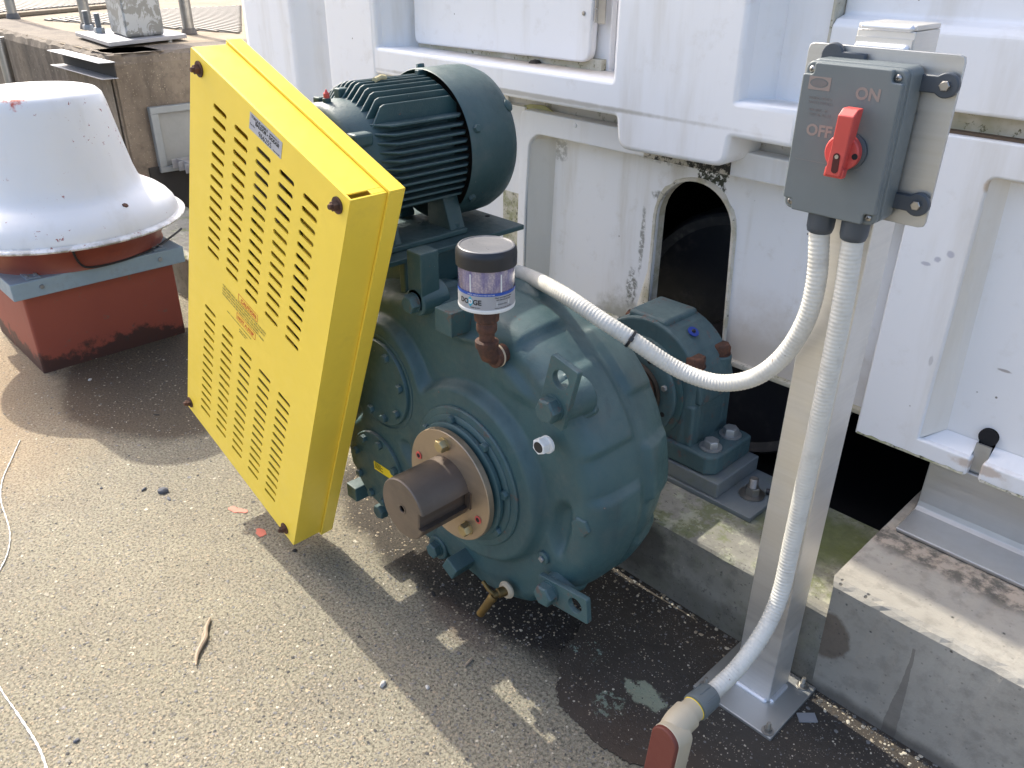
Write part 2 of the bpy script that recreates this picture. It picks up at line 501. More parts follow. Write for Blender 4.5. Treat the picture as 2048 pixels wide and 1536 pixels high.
WALLTOP = white_mat('white_gelcoat_upper', True, top_extra, 0.4)
WARMW = white_mat('warm_white_gelcoat', False, lambda t, c: t.mix(0.55, c, (0.70, 0.64, 0.54)), 0.5)
WARMF = white_mat('flange_gelcoat', True, lambda t, c: t.mix(t.math('MULTIPLY', t.ramp(t.noise(t.pos, 30, 7, 0.72), 0.56, 0.62), 0.6), t.mix(0.6, c, (0.60, 0.55, 0.47)), (0.26, 0.24, 0.15)), 0.5)
def creamy():
    t = NT('dirty_cream_flange')
    n = t.noise(t.pos, 9, 6, 0.65); n2 = t.noise(t.pos, 55, 8, 0.75)
    c = t.mix(t.ramp(n, 0.35, 0.65), (0.62, 0.58, 0.50), (0.42, 0.39, 0.28))
    c = t.mix(t.ramp(n2, 0.56, 0.62), c, (0.16, 0.15, 0.08))
    c = t.mix(t.ramp(n2, 0.68, 0.70), c, (0.03, 0.03, 0.02))
    return t.done(c, 0.75, 0, t.bump(n2, 0.4, 0.002))
CREAM = creamy()
def moss_rim():
    t = NT('mossy_lip')
    n = t.noise(t.pos, 16, 7, 0.7); n2 = t.noise(t.pos, 70, 8, 0.75)
    c = t.mix(t.ramp(n, 0.4, 0.62), (0.60, 0.56, 0.46), (0.30, 0.30, 0.17))
    c = t.mix(t.ramp(n2, 0.55, 0.62), c, (0.09, 0.09, 0.06))
    return t.done(c, 0.85, 0, t.bump(n2, 0.6, 0.003))
MOSSRIM = moss_rim()
def lip_mat():
    t = NT('weathered_lip')
    n = t.noise(t.pos, 14, 7, 0.7); n2 = t.noise(t.pos, 60, 8, 0.75)
    c = t.mix(t.ramp(n, 0.42, 0.66), (0.64, 0.60, 0.52), (0.44, 0.40, 0.28))
    c = t.mix(t.ramp(n2, 0.60, 0.64), c, (0.12, 0.11, 0.08))
    return t.done(c, 0.8, 0, t.bump(n2, 0.5, 0.003))
LIPM = lip_mat()

def ground_mat():
    t = NT('exposed_aggregate_concrete')
    P = t.pos
    big = t.noise(P, 0.9, 4, 0.6); mid = t.noise(P, 7, 5, 0.6); fine = t.noise(P, 130, 4, 0.7)
    base = t.mix(t.ramp(big, 0.35, 0.65), (0.240, 0.218, 0.152), (0.298, 0.272, 0.196))
    base = t.mix(t.ramp(mid, 0.35, 0.7, 0, 0.45), base, (0.200, 0.175, 0.135))
    wob = t.N.new('ShaderNodeVectorMath'); wob.operation = 'ADD'
    nn = t.noise(P, 55, 2, 0.5, col=True)
    sc = t.N.new('ShaderNodeVectorMath'); sc.operation = 'SCALE'; t.lk(nn, sc.inputs[0]); sc.inputs['Scale'].default_value = 0.007
    t.lk(P, wob.inputs[0]); t.lk(sc.outputs[0], wob.inputs[1])
    c = base
    hs = None
    for scale, lo, size, cols, amt in ((150, 0.12, 0.38, ((0.37,0.31,0.215),(0.14,0.122,0.10)), 0.85),
                                       (95, 0.25, 0.36, ((0.40,0.34,0.245),(0.20,0.185,0.165)), 0.75),
                                       (54, 0.76, 0.27, ((0.50,0.41,0.27),(0.23,0.225,0.225)), 0.85), (27, 0.90, 0.22, ((0.50,0.44,0.32),(0.20,0.20,0.22)), 0.9)):
        v = t.voro(wob.outputs[0], scale)
        rc = t.sep(v.outputs['Color'])
        peb = t.math('MULTIPLY', t.ramp(v.outputs['Distance'], size*0.75, size, 1, 0), t.ramp(rc[0], lo, lo + 0.03))
        pc = t.mix(rc[1], cols[0], cols[1])
        pc = t.mix(t.ramp(rc[2], 0.955, 0.97), pc, (0.62, 0.57, 0.46))
        pc = t.mix(t.ramp(rc[2], 0.03, 0.05, 1, 0), pc, (0.07, 0.07, 0.075))
        c = t.mix(t.math('MULTIPLY', peb, amt), c, pc)
        hs = peb if hs is None else t.math('ADD', hs, peb)
    pitn = t.noise(P, 75, 5, 0.75)
    c = t.mix(t.ramp(fine, 0.36, 0.56, 0.85, 0), c, (0.082, 0.074, 0.052))
    c = t.mix(t.ramp(pitn, 0.34, 0.42, 0.6, 0), c, (0.075, 0.065, 0.05))
    c = t.mix(t.ramp(t.noise(P, 2.6, 5, 0.65), 0.50, 0.66, 0, 0.16), c, (0.14, 0.12, 0.09))
    # orange stain by the red block, dark damp patches (their own shapes)
    c = t.mix(t.math('MULTIPLY', t.blob((-3.35, 0.35, 0), (0.7, 0.45, 5), 0.5, 2.5, 0.6, 2), 0.5), c, t.mix(0.5, c, (0.50, 0.27, 0.10)))
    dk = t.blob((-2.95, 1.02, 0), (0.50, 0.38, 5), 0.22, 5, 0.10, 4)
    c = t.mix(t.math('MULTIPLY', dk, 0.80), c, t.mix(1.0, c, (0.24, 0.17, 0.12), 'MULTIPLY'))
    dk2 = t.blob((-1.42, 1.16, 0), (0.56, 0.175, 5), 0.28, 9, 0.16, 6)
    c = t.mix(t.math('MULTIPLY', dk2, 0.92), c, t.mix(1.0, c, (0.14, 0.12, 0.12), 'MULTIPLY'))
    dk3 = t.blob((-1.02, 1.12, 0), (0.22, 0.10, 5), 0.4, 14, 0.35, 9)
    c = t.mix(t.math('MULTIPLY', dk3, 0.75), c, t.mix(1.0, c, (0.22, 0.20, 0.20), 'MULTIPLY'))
    dk4 = t.blob((-1.18, 0.98, 0), (0.13, 0.04, 5), 0.5, 20, 0.5, 11)
    c = t.mix(t.math('MULTIPLY', dk4, 0.5), c, (0.10, 0.055, 0.04))
    # hairline crack
    x, y, z = t.sep(P)
    ln = t.math('ABSOLUTE', t.math('ADD', t.math('SUBTRACT', t.math('SUBTRACT', x, -1.55), t.math('MULTIPLY', y, 2.4)), t.math('MULTIPLY', t.math('SUBTRACT', t.noise(P, 9, 4, 0.6), 0.5), 0.12)))
    c = t.mix(t.math('MULTIPLY', t.ramp(ln, 0.0, 0.006, 0.55, 0), t.ramp(y, 0.05, 0.30, 1, 0)), c, (0.10, 0.09, 0.075))
    h = t.math('ADD', t.math('MULTIPLY', hs, 0.5), t.math('MULTIPLY', fine, 1.2))
    nb = t.bump(h, 0.7, 0.0035)
    return t.done(c, 0.85, 0, nb)
GROUND = ground_mat()
def asphalt_mat():
    t = NT('dark_damp_concrete')
    P = t.pos
    n = t.noise(P, 8, 6, 0.65); f = t.noise(P, 150, 5, 0.7)
    c = t.mix(n, (0.024, 0.021, 0.018), (0.066, 0.052, 0.038))
    for sc_, lo, sz in ((95, 0.72, 0.22), (230, 0.70, 0.26)):
        v = t.voro(P, sc_); rc = t.sep(v.outputs['Color'])
        c = t.mix(t.math('MULTIPLY', t.ramp(v.outputs['Distance'], sz*0.7, sz, 1, 0), t.ramp(rc[0], lo, lo + 0.03)), c, t.mix(rc[1], (0.42, 0.37, 0.28), (0.13, 0.12, 0.11)))
    g = t.math('MULTIPLY', t.blob(tuple(on_z(1292, 1392)), (0.050, 0.030, 5), 0.9, 30, 0.12, 1), t.ramp(t.noise(P, 45, 5, 0.7), 0.36, 0.42))
    c = t.mix(g, c, t.mix(t.noise(P, 60, 5, 0.7), (0.20, 0.26, 0.19), (0.32, 0.30, 0.20)))
    g = t.math('MULTIPLY', t.blob(tuple(on_z(1218, 1412)), (0.035, 0.035, 5), 1.2, 35, 0.15, 7), t.ramp(t.noise(P, 70, 5, 0.7), 0.50, 0.54))
    c = t.mix(g, c, (0.22, 0.28, 0.21))
    g = t.math('MULTIPLY', t.blob(tuple(on_z(1165, 1292)), (0.07, 0.03, 5), 1.2, 35, 0.15, 5), t.ramp(t.noise(P, 60, 5, 0.7), 0.60, 0.63))
    c = t.mix(g, c, (0.21, 0.28, 0.23))
    c = t.mix(t.math('MULTIPLY', t.blob((-0.62, 1.02, 0), (0.2, 0.08, 5), 0.7, 9, 0.7, 3), 0.5), c, (0.07, 0.045, 0.03))
    return t.done(c, t.ramp(n, 0.4, 0.6, 0.5, 0.8), 0, t.bump(t.math('ADD', f, t.math('MULTIPLY', n, 2)), 0.6, 0.003))
DAMP = asphalt_mat()
def concrete_mat(name, a, b, moss=0.0, pits=True, streak=False, extra=None, scale=1.0, speck=0.0):
    t = NT(name)
    P = t.pos
    n1 = t.noise(P, 3*scale, 6, 0.62); n2 = t.noise(P, 26*scale, 6, 0.65); n3 = t.noise(P, 170, 4, 0.6)
    c = t.mix(t.ramp(n1, 0.3, 0.7), a, b)
    c = t.mix(t.ramp(n2, 0.45, 0.7, 0, 0.5), c, tuple(x*0.6 for x in a))
    h = t.math('ADD', n2, t.math('MULTIPLY', n3, 0.5))
    if streak:
        s_n = t.noise(t.vmap(P, (5, 5, 0.7)), 1.0, 5, 0.6)
        c = t.mix(t.ramp(s_n, 0.50, 0.70, 0, 0.45), c, (0.045, 0.038, 0.030))
    if pits:
        v = t.voro(P, 34); rc = t.sep(v.outputs['Color'])
        wob_ = t.math('ADD', v.outputs['Distance'], t.math('MULTIPLY', t.math('SUBTRACT', n3, 0.5), 0.1))
        pit = t.math('MULTIPLY', t.ramp(wob_, 0.09, 0.15, 1, 0), t.ramp(rc[0], 0.80, 0.82))
        c = t.mix(t.math('MULTIPLY', pit, 0.8), c, (0.05, 0.045, 0.04))
        h = t.math('SUBTRACT', h, t.math('MULTIPLY', pit, 2.0))
    v = t.voro(P, 90); rc = t.sep(v.outputs['Color'])
    ag = t.math('MULTIPLY', t.ramp(v.outputs['Distance'], 0.18, 0.26, 1, 0), t.ramp(rc[0], 0.72, 0.75))
    c = t.mix(t.math('MULTIPLY', ag, 0.5), c, t.mix(rc[1], (0.42, 0.38, 0.30), (0.10, 0.09, 0.08)))
    if speck:
        for sc_, lo_ in ((38, 0.55), (70, 0.6)):
            v = t.voro(P, sc_); rc = t.sep(v.outputs['Color'])
            ag = t.math('MULTIPLY', t.ramp(t.math('ADD', v.outputs['Distance'], t.math('MULTIPLY', n3, 0.12)), 0.20, 0.30, 1, 0), t.ramp(rc[0], lo_, lo_ + 0.03))
            c = t.mix(t.math('MULTIPLY', ag, 0.75), c, t.mix(rc[1], (0.34, 0.29, 0.21), (0.07, 0.06, 0.05)))
    if moss:
        m = t.ramp(t.noise(P, 10, 7, 0.72), 0.50, 0.62)
        m = t.math('MULTIPLY', m, t.ramp(t.sep(t.nor)[2], 0.3, 0.8, 0.25, 1.0))
        c = t.mix(t.math('MULTIPLY', m, moss), c, (0.13, 0.15, 0.055))
        lt = t.ramp(t.noise(P, 24, 7, 0.7), 0.52, 0.6)
        c = t.mix(t.math('MULTIPLY', t.math('MULTIPLY', lt, t.ramp(t.sep(t.nor)[2], 0.3, 0.8)), 0.6), c, (0.40, 0.40, 0.30))
        blk = t.ramp(t.noise(P, 75, 6, 0.75), 0.60, 0.64)
        c = t.mix(t.math('MULTIPLY', blk, 0.7), c, (0.05, 0.05, 0.04))
    if extra: c = extra(t, c)
    return t.done(c, 0.88, 0, t.bump(h, 0.55, 0.003))
def lowx(t, c):
    g = t.blob((-0.62, 1.68, 0.22), (0.17, 0.12, 5), 0.8, 14, 0.5, 3)
    c = t.mix(t.math('MULTIPLY', g, 0.9), c, t.mix(t.noise(t.pos, 40, 5, 0.7), (0.035, 0.055, 0.015), (0.14, 0.16, 0.05)))
    d = t.blob((-1.0, 1.44, 0.12), (0.12, 0.08, 0.09), 0.7, 14, 0.3, 6)
    c = t.mix(t.math('MULTIPLY', d, 0.75), c, (0.05, 0.045, 0.04))
    e = t.blob((-0.95, 1.44, 0.03), (0.9, 0.05, 0.05), 0.5, 12, 0.5, 9)
    return t.mix(t.math('MULTIPLY', e, 0.5), c, (0.06, 0.055, 0.045))
CURB_LOW = concrete_mat('mossy_curb_concrete', (0.21, 0.20, 0.17), (0.32, 0.31, 0.265), 0.75, False, extra=lowx)
def highx(t, c):
    d = t.blob((-0.47, 1.44, 0.17), (0.05, 0.06, 0.06), 0.35, 20, 0.12, 2)
    d2 = t.blob((-0.56, 1.44, 0.14), (0.10, 0.06, 0.025), 0.35, 20, 0.2, 5)
    c = t.mix(t.math('MAXIMUM', d, d2), c, t.mix(1.0, c, (0.50, 0.44, 0.40), 'MULTIPLY'))
    x, y, z = t.sep(t.pos)
    j = t.math('ABSOLUTE', t.math('ADD', t.math('SUBTRACT', x, -0.298), t.math('MULTIPLY', t.math('SUBTRACT', t.noise(t.pos, 20, 3), 0.5), 0.012)))
    wd = t.ramp(z, 0.0, 0.26, 0.014, 0.003)
    jm = t.math('MULTIPLY', t.math('LESS_THAN', j, wd), t.math('MULTIPLY', t.math('LESS_THAN', z, 0.255), t.math('LESS_THAN', y, 1.44)))
    c = t.mix(t.math('MULTIPLY', jm, 0.7), c, (0.16, 0.14, 0.115))
    m = t.blob((-0.2, 1.66, 0.32), (0.5, 0.045, 5), 0.6, 16, 0.5, 4)
    c = t.mix(t.math('MULTIPLY', m, 0.8), c, t.mix(t.ramp(t.noise(t.pos, 22, 7, 0.7), 0.42, 0.6), (0.06, 0.055, 0.045), (0.40, 0.33, 0.26)))
    b = t.blob((-0.2, 1.435, 0.0), (0.9, 0.05, 0.03), 0.6, 14, 0.5, 7)
    return t.mix(t.math('MULTIPLY', b, 0.7), c, (0.05, 0.045, 0.04))
CURB_HI = concrete_mat('curb_concrete', (0.31, 0.285, 0.240), (0.40, 0.37, 0.315), 0.0, True, extra=highx)
PLATC = concrete_mat('old_concrete', (0.125, 0.10, 0.075), (0.20, 0.165, 0.125), 0.0, True, True, speck=1.0)
PLATTOP = concrete_mat('warm_concrete_top', (0.24, 0.185, 0.12), (0.31, 0.25, 0.175), 0.0, False)
def redblock():
    t = NT('red_painted_masonry')
    P = t.pos
    n = t.noise(P, 5, 6, 0.6); n2 = t.noise(P, 20, 7, 0.7)
    c = t.mix(n, (0.27, 0.062, 0.040), (0.33, 0.082, 0.050))
    c = t.mix(t.math('MULTIPLY', t.ramp(n2, 0.62, 0.68), 0.6), c, (0.16, 0.11, 0.085))
    z = t.sep(P)[2]
    low = t.math('ADD', t.ramp(z, 0.0, 0.20, 1, 0), t.math('MULTIPLY', t.math('SUBTRACT', t.noise(P, 11, 7, 0.7), 0.5), 1.6))
    c = t.mix(t.ramp(low, 0.62, 0.85, 0, 0.85), c, (0.03, 0.022, 0.018))
    return t.done(c, 0.6, 0, t.bump(n2, 0.4, 0.003))
REDB = redblock()
CAPMET = paint('light_blue_metal', (0.27, 0.36, 0.42), 0.42, (0.2, 0.17, 0.15), 0.4, orange=0.05)
REDSHELL = paint('red_shell', (0.235, 0.058, 0.038), 0.42, (0.12, 0.06, 0.05), 0.3, orange=0.05)
def dome_mat():
    t = NT('white_paint_chipped')
    P = t.pos
    n = t.noise(P, 3, 5, 0.6); n2 = t.noise(P, 12, 8, 0.72)
    c = t.mix(n, (0.76, 0.755, 0.75), (0.82, 0.815, 0.80))
    c = t.mix(t.math('MULTIPLY', t.ramp(t.noise(t.vmap(P, (7, 7, 1.5)), 1, 5, 0.6), 0.5, 0.75), 0.35), c, (0.56, 0.53, 0.46))
    chip = t.math('MULTIPLY', t.ramp(t.noise(P, 34, 6, 0.72), 0.635, 0.645), t.ramp(t.noise(P, 4, 2), 0.46, 0.52))
    c = t.mix(chip, c, (0.30, 0.05, 0.035))
    c = t.mix(t.math('MULTIPLY', t.blob((-3.50, 0.86, 1.0), (0.09, 0.05, 0.05), 0.9, 35, 0.2, 3), 1.0), c, (0.55, 0.12, 0.07))
    z = t.sep(P)[2]
    c = t.mix(t.math('MULTIPLY', t.ramp(z, 0.505, 0.53, 0.8, 0), t.ramp(n2, 0.42, 0.6)), c, (0.20, 0.17, 0.12))
    return t.done(c, 0.38, 0, t.bump(n2, 0.15, 0.002))
DOMEM = dome_mat()
def galv():
    t = NT('galvanised_flaking')
    P = t.pos
    v = t.noise(P, 13, 7, 0.7, 0.6)
    c = t.mix(t.ramp(v, 0.50, 0.53), (0.20, 0.205, 0.195), (0.34, 0.36, 0.37))
    return t.done(c, 0.55, 0.4, t.bump(v, 0.3, 0.002))
GALV = galv()
GALVP = plain('galvanised_plate', (0.34, 0.345, 0.36), 0.5, 0.4)
RAILM = metal('rail_aluminium', (0.36, 0.355, 0.34), 0.38, dirt=0.3)
GRATE = plain('grating_bars', (0.22, 0.20, 0.17), 0.6, 0.2)
PITM = plain('dark_pit', (0.030, 0.028, 0.026), 0.9)
DUCTM = paint('grey_metal_frame', (0.22, 0.24, 0.245), 0.5, (0.2, 0.2, 0.2), 0.3)
GREYBASE = paint('grey_steel_paint', (0.165, 0.185, 0.19), 0.5, (0.14, 0.17, 0.06), 0.6, orange=0.2)
CUPM = None

# ------------------------------------------------------------------ SETTING
g = MB()
g.box((-60, -40, -0.3), (60, 60, 0))
ground = g.build('ground', GROUND, recenter=False); tag(ground, kind='structure')

# dark damp strip along the curb: a thin layer with a ragged front edge
edge = [(1560,1560),(1480,1556),(1400,1550),(1330,1542),(1262,1530),(1230,1512),(1180,1478),(1150,1440),(1122,1415),(1112,1380),(1122,1340),(1118,1312),(1133,1290),(1150,1276),(1158,1262),(1168,1240),(1165,1215),(1120,1190)]
fr = [on_z(u, v) for u, v in edge]
poly = []
for i in range(len(fr) - 1):
    for k in range(9):
        p = fr[i].lerp(fr[i+1], k/9); poly.append((p.x + random.uniform(-.004, .004), p.y + random.uniform(-.004, .004)))
poly = [(1.2, poly[0][1] - 0.0), ] + poly + [(-1.02, 1.25), (-1.10, 1.34), (-1.25, 1.40), (-1.30, 1.4325), (1.2, 1.4325)]
me = fill2d('damp_strip', poly, [], 0.003)
strip = mobj('damp_strip', me, DAMP, None, Matrix.Translation((0, 0, 0.0025)))
tag(strip, kind='structure')

# curb in two heights with a broken step
def slab(name, prof_fn, xs, mat, ny=1):
    b = MB()
    rings = [prof_fn(x) for x in xs]
    b.loft(rings, True, True, True, False)
    return b
def curb_prof(z, y0, y1, rr, jit, xs_seed):
    def fn(x):
        random.seed(int(x*1000) + xs_seed)
        j = lambda a: random.uniform(-a, a)
        return [Vector((x, y0, -0.05)), Vector((x, y0 + j(jit*.4), z*0.5)), Vector((x, y0 + j(jit*.5), z - rr)), Vector((x + j(.001), y0 + rr*.5 + j(jit), z - rr*.35 + j(jit))), Vector((x, y0 + rr*1.3 + j(jit), z)), Vector((x, (y0+y1)/2, z + j(jit*.5))), Vector((x, y1, z)), Vector((x, y1, -0.05))]
    return fn
xs = [-4.58 + i*0.03 for i in range(int((4.58-0.47)/0.03) + 1)]
curb_low = slab('curb', curb_prof(0.222, 1.433, 1.80, 0.010, 0.0022, 3), xs, CURB_LOW).build('curb', CURB_LOW, recenter=False)
tag(curb_low, kind='structure')
b = MB()
rings = []
xs = [-0.462 + i*0.02 for i in range(90)]
f2 = curb_prof(0.314, 1.4315, 2.0, 0.014, 0.003, 8)
b.loft([f2(x) for x in xs], True, False, True, False)
bmesh.ops.recalc_face_normals(b.bm, faces=b.bm.faces)
# slanted rough end of the raised part
random.seed(5)
ends = []
for (y, z, dx) in [(1.4315, -0.05, 0.0), (1.4315, 0.157, 0.0), (1.4315, 0.30, -0.012), (1.4385, 0.309, -0.02), (1.4497, 0.314, -0.028), (1.70, 0.314, -0.03), (2.0, 0.314, -0.03), (2.0, -0.05, 0)]:
    ends.append(Vector((-0.475 + dx*0.6, y, z)))
b.loft([ends, f2(-0.462)], True, True, False, False)
curb_hi = b.build('curb_raised_section', CURB_HI, recenter=False); tag(curb_hi, kind='structure')

# ------------------------------------------------------------------ WHITE WALL (moulded enclosure)
wall = thing('white_enclosure_wall', 'large white moulded plastic enclosure wall with an arched opening behind the green drive', 'wall', (-1.5, 1.85, 0.46))
def fnY(a, b_, h): return Vector((a, h, b_))
# upper moulded shell: bands and hanging box, with two niches
outer = round_poly([(-2.44,1.131),(-1.368,1.131),(-1.356,1.051),(-1.056,1.057),(-1.050,1.128),(-0.890,1.128),(-0.890,1.185),(-1.045,1.185),(-1.045,3.0),(-2.44,3.0)], [0,.02,.022,.022,.02,0,0,.015,0,0])
n1 = round_poly([(-2.415,1.192),(-1.385,1.192),(-1.385,2.2),(-2.415,2.2)], 0.02)
n2 = round_poly([(-1.045,1.185),(-0.94,1.185),(-0.93,2.2),(-1.045,2.2)], 0.02)
me = fill2d('upper_shell', outer, [n1], 0.16, 0.012, 3)
MxY = Matrix(((1,0,0,0),(0,0,-1,0),(0,1,0,0),(0,0,0,1)))
sh = mobj('upper_shell', me, WALLTOP, wall, Matrix.Translation((0, 1.782, 0)) @ MxY)
for p in me.polygons: p.use_smooth = True
me.set_sharp_from_angle(angle=math.radians(50))
# niche slopes: inclined right cheek and sill inside
b = MB(); b.prism([(-2.5,1.192),(-0.9,1.192),(-0.9,3.0),(-2.5,3.0)], 1.858, 1.875, fnY)
b.build('niche_back', WALLM, wall)
b = MB(); b.box((-2.42, 1.72, 1.150), (-1.38, 1.86, 1.1915)); b.build('sill', CREAM, wall)
b = MB(); b.box((-1.06, 1.808, 1.175), (-0.893, 1.86, 3.0)); b.build('niche_back', WALLM, wall, 0.004, 2)
b = MB(); b.prism([(-1.050, 1.712), (-1.050, 1.858), (-1.000, 1.858), (-1.000, 1.806)], 1.19, 2.2, lambda a, c, h: Vector((a, c, h))).build('cheek', WALLM, wall, 0.006, 2)
b = MB(); b.prism([(-2.412, 1.710), (-2.412, 1.858), (-2.33, 1.858)], 1.19, 2.2, lambda a, c, h: Vector((a, c, h))).build('cheek', WALLM, wall, 0.006, 2)
# access door in the niche
b = MB(); b.prism([(-2.33,1.188),(-1.52,1.188),(-1.52,3.0),(-2.33,3.0)], 1.835, 1.858, fnY)
b.build('door_frame', WALLM, wall, 0.004, 2)
b = MB(); b.box((-2.325, 1.815, 1.1925), (-1.53, 1.8345, 1.232)); b.build('mossy_gap', CREAM, wall)
me = fill2d('access_door', round_poly([(-2.316,1.222),(-1.565,1.228),(-1.545,1.9),(-2.300,1.9)], [.02,.03,.02,.02]), [], 0.028, 0.006, 2)
door = mobj('access_door', me, WALLM, wall, Matrix.Translation((0, 1.811, 0)) @ MxY)
for k in range(7):
    zz = 1.325 + k*0.034
    b = MB(); b.cyl((-1.543, 1.80, zz), (-1.543, 1.80, zz + 0.031), 0.0055, n=12); b.build('hinge_knuckle', SS, door)
b = MB(); b.box((-1.540, 1.798, 1.322), (-1.512, 1.8015, 1.60)); b.build('hinge_leaf', SS, door, 0.001, 1)
put('screw', hex_mesh('screw', 0.006, 0.003), SS, door, (-1.585, 1.797, 1.345), (0, -1, 0))
b = MB(); b.lathe([(0.0, 0), (0.016, 0.001), (0.020, 0.006), (0.013, 0.014), (0, 0.017)], Matrix.Translation(on_y(1070, 128, 1.80) - Vector((0, 0, 0.004))), 10)
clump = b.build('dirt_clump', plain('dark_clump', (0.03, 0.025, 0.02), 0.95), None); tag(clump, 'small dark clump of dirt lying on the white sill below the hatch door', 'dirt clump')

# left pilaster with a vertical channel
prof = [(-2.412,1.875),(-2.412,1.700),(-2.70,1.700),(-2.725,1.785),(-2.80,1.80),(-2.93,1.700),(-3.27,1.700),(-3.31,1.712),(-3.40,1.775),(-3.44,1.875)]
b = MB(); b.prism(prof, 0.30, 3.0, lambda a, c, h: Vector((a, c, h))); b.build('pilaster', WALLM, wall, 0.014, 3)
# flange strip behind the bands
b = MB(); b.prism([(-2.43,1.0),(-0.645,1.0),(-0.645,1.16),(-2.43,1.16)], 1.862, 1.875, fnY); b.build('flange', WARMF, wall)
# lower left panel: frame with a deep recess and the arched opening
ARCH_C, ARCH_R = (-1.215, 0.835), 0.123
def arch(r, zb, n=18, flare=0.0):
    pts = [(ARCH_C[0] - r - flare, zb), (ARCH_C[0] - r, ARCH_C[1] - 0.16)]
    for k in range(n + 1):
        a = PI - PI*k/n
        pts.append((ARCH_C[0] + r*math.cos(a)*(1.0), ARCH_C[1] + r*math.sin(a)*0.98))
    pts += [(ARCH_C[0] + r + 0.02, zb)]
    return pts
ZB = 0.492
# frame front y=1.80: top strip, left stile
fo = [(-1.835,ZB),(-1.820,1.066),(-0.650,1.061),(-0.650,1.008),(-1.755,1.010),(-1.79,0.98),(-1.802,0.76),(-1.805,ZB)]
fo = round_poly(fo, [0,.02,0,0,.02,.02,0,0])
me = fill2d('panel_frame', fo, [], 0.05, 0.004, 2)
mobj('panel_frame', me, WALLM, wall, Matrix.Translation((0, 1.825, 0)) @ MxY)
b = MB()
v = b.verts([(-1.757,1.806,1.006),(-0.655,1.806,1.004),(-0.655,1.862,0.998),(-1.73,1.862,0.990)]); b.face(v)
v = b.verts([(-1.800,1.806,ZB),(-1.790,1.806,0.985),(-1.757,1.806,1.006),(-1.73,1.862,0.990),(-1.745,1.862,ZB)]); b.face(v)
b.build('recess_side', WARMW, wall)
ar = arch(ARCH_R, ZB)
back = [(-1.80,ZB)] + ar + [(-0.645,ZB),(-0.645,1.02),(-1.80,1.02)]
me = fill2d('recess_back', back, [], 0.012, 0.0015, 1)
mobj('recess_back', me, WALLMOSS, wall, Matrix.Translation((0, 1.868, 0)) @ MxY)
# mossy lip round the opening
a_in, a_out = arch(ARCH_R - 0.001, ZB), arch(ARCH_R + 0.011, ZB, flare=0.045)
b = MB()
random.seed(3)
A0 = b.verts([fnY(x, z, 1.8575) for x, z in a_in]); 
A1 = b.verts([fnY(x, z, 1.8565) for x, z in [(p[0]*0.35+q[0]*0.65 + random.uniform(-.002,.002), p[1]*0.35+q[1]*0.65) for p, q in zip(a_in, a_out)]])
A2 = b.verts([fnY(x + random.uniform(-.004,.004), z + random.uniform(-.003,.003), 1.8618) for x, z in a_out]); A3 = b.verts([fnY(x, z, 1.90) for x, z in a_in])
for i in range(len(A0) - 1):
    for P_, Q_ in ((A3, A0), (A0, A1), (A1, A2)): b.face([P_[i], P_[i+1], Q_[i+1], Q_[i]], True)
b.build('opening_lip', LIPM, wall)
b = MB(); b.box((-1.81, 1.845, ZB - 0.010), (ARCH_C[0] - ARCH_R - 0.03, 1.885, ZB + 0.004)); b.build('bottom_lip', MOSSRIM, wall, 0.003, 2)
b = MB(); b.box((ARCH_C[0] + ARCH_R + 0.018, 1.845, ZB - 0.010), (-0.648, 1.885, ZB + 0.004)); b.build('bottom_lip', CREAM, wall, 0.003, 2)
random.seed(9)
b = MB()
for xa, xb in ((-0.64, -0.375 - 0.018), (-0.375 + 0.018, 1.0)):
    n_ = int((xb - xa)/0.012) + 1
    b.loft([[Vector((xa + (xb-xa)*k/n_, 1.7975, 0.4640 + random.uniform(0.0005, 0.0045))), Vector((xa + (xb-xa)*k/n_, 1.7968 + random.uniform(-.001, 0), 0.4610)), Vector((xa + (xb-xa)*k/n_, 1.86, 0.4615))] for k in range(n_ + 1)], False, False, False, False)
b.build('dirty_edge', MOSSRIM, wall)
# dirty patch strip where the hanging box meets the frame
b = MB(); b.box((-1.350, 1.796, 1.006), (-1.085, 1.801, 1.047))
def mouldstrip():
    t = NT('black_mould'); n = t.noise(t.pos, 38, 8, 0.75)
    c = t.mix(t.ramp(n, 0.46, 0.54), (0.50, 0.46, 0.38), (0.035, 0.033, 0.028))
    return t.done(c, 0.9, 0, t.bump(n, 0.5, 0.003))
b.build('mould_strip', mouldstrip(), wall)
b = MB(); b.box((-1.93, 1.83, 0.30), (-1.836, 1.86, 0.80)); b.build('mossy_joint', MOSSRIM, wall)
b = MB(); b.box((-1.93, 1.832, 0.80), (-1.836, 1.86, 1.07)); b.build('joint_strip', WALLM, wall)
b = MB(); b.box((-2.43, 1.85, 0.30), (-1.93, 1.87, 1.14)); b.build('left_lower_panel', WALLM, wall)
put('rivet', hex_mesh('rivet', 0.007, 0.002), WALLM, wall, on_y(1150, 251, 1.80), (0, -1, 0))
# green-yellow peeling sealant above the frame
sp = [(1030,228),(1036,215),(1060,208),(1090,211),(1118,232),(1068,224),(1045,221)]
me = fill2d('peeling_sealant', [(on_y(u, v, 1.84).x, on_y(u, v, 1.84).z) for u, v in sp], [], 0.004)
mobj('peeling_sealant', me, plain('old_sealant', (0.42, 0.40, 0.20), 0.8), wall, Matrix.Translation((0, 1.84, 0)) @ MxY)
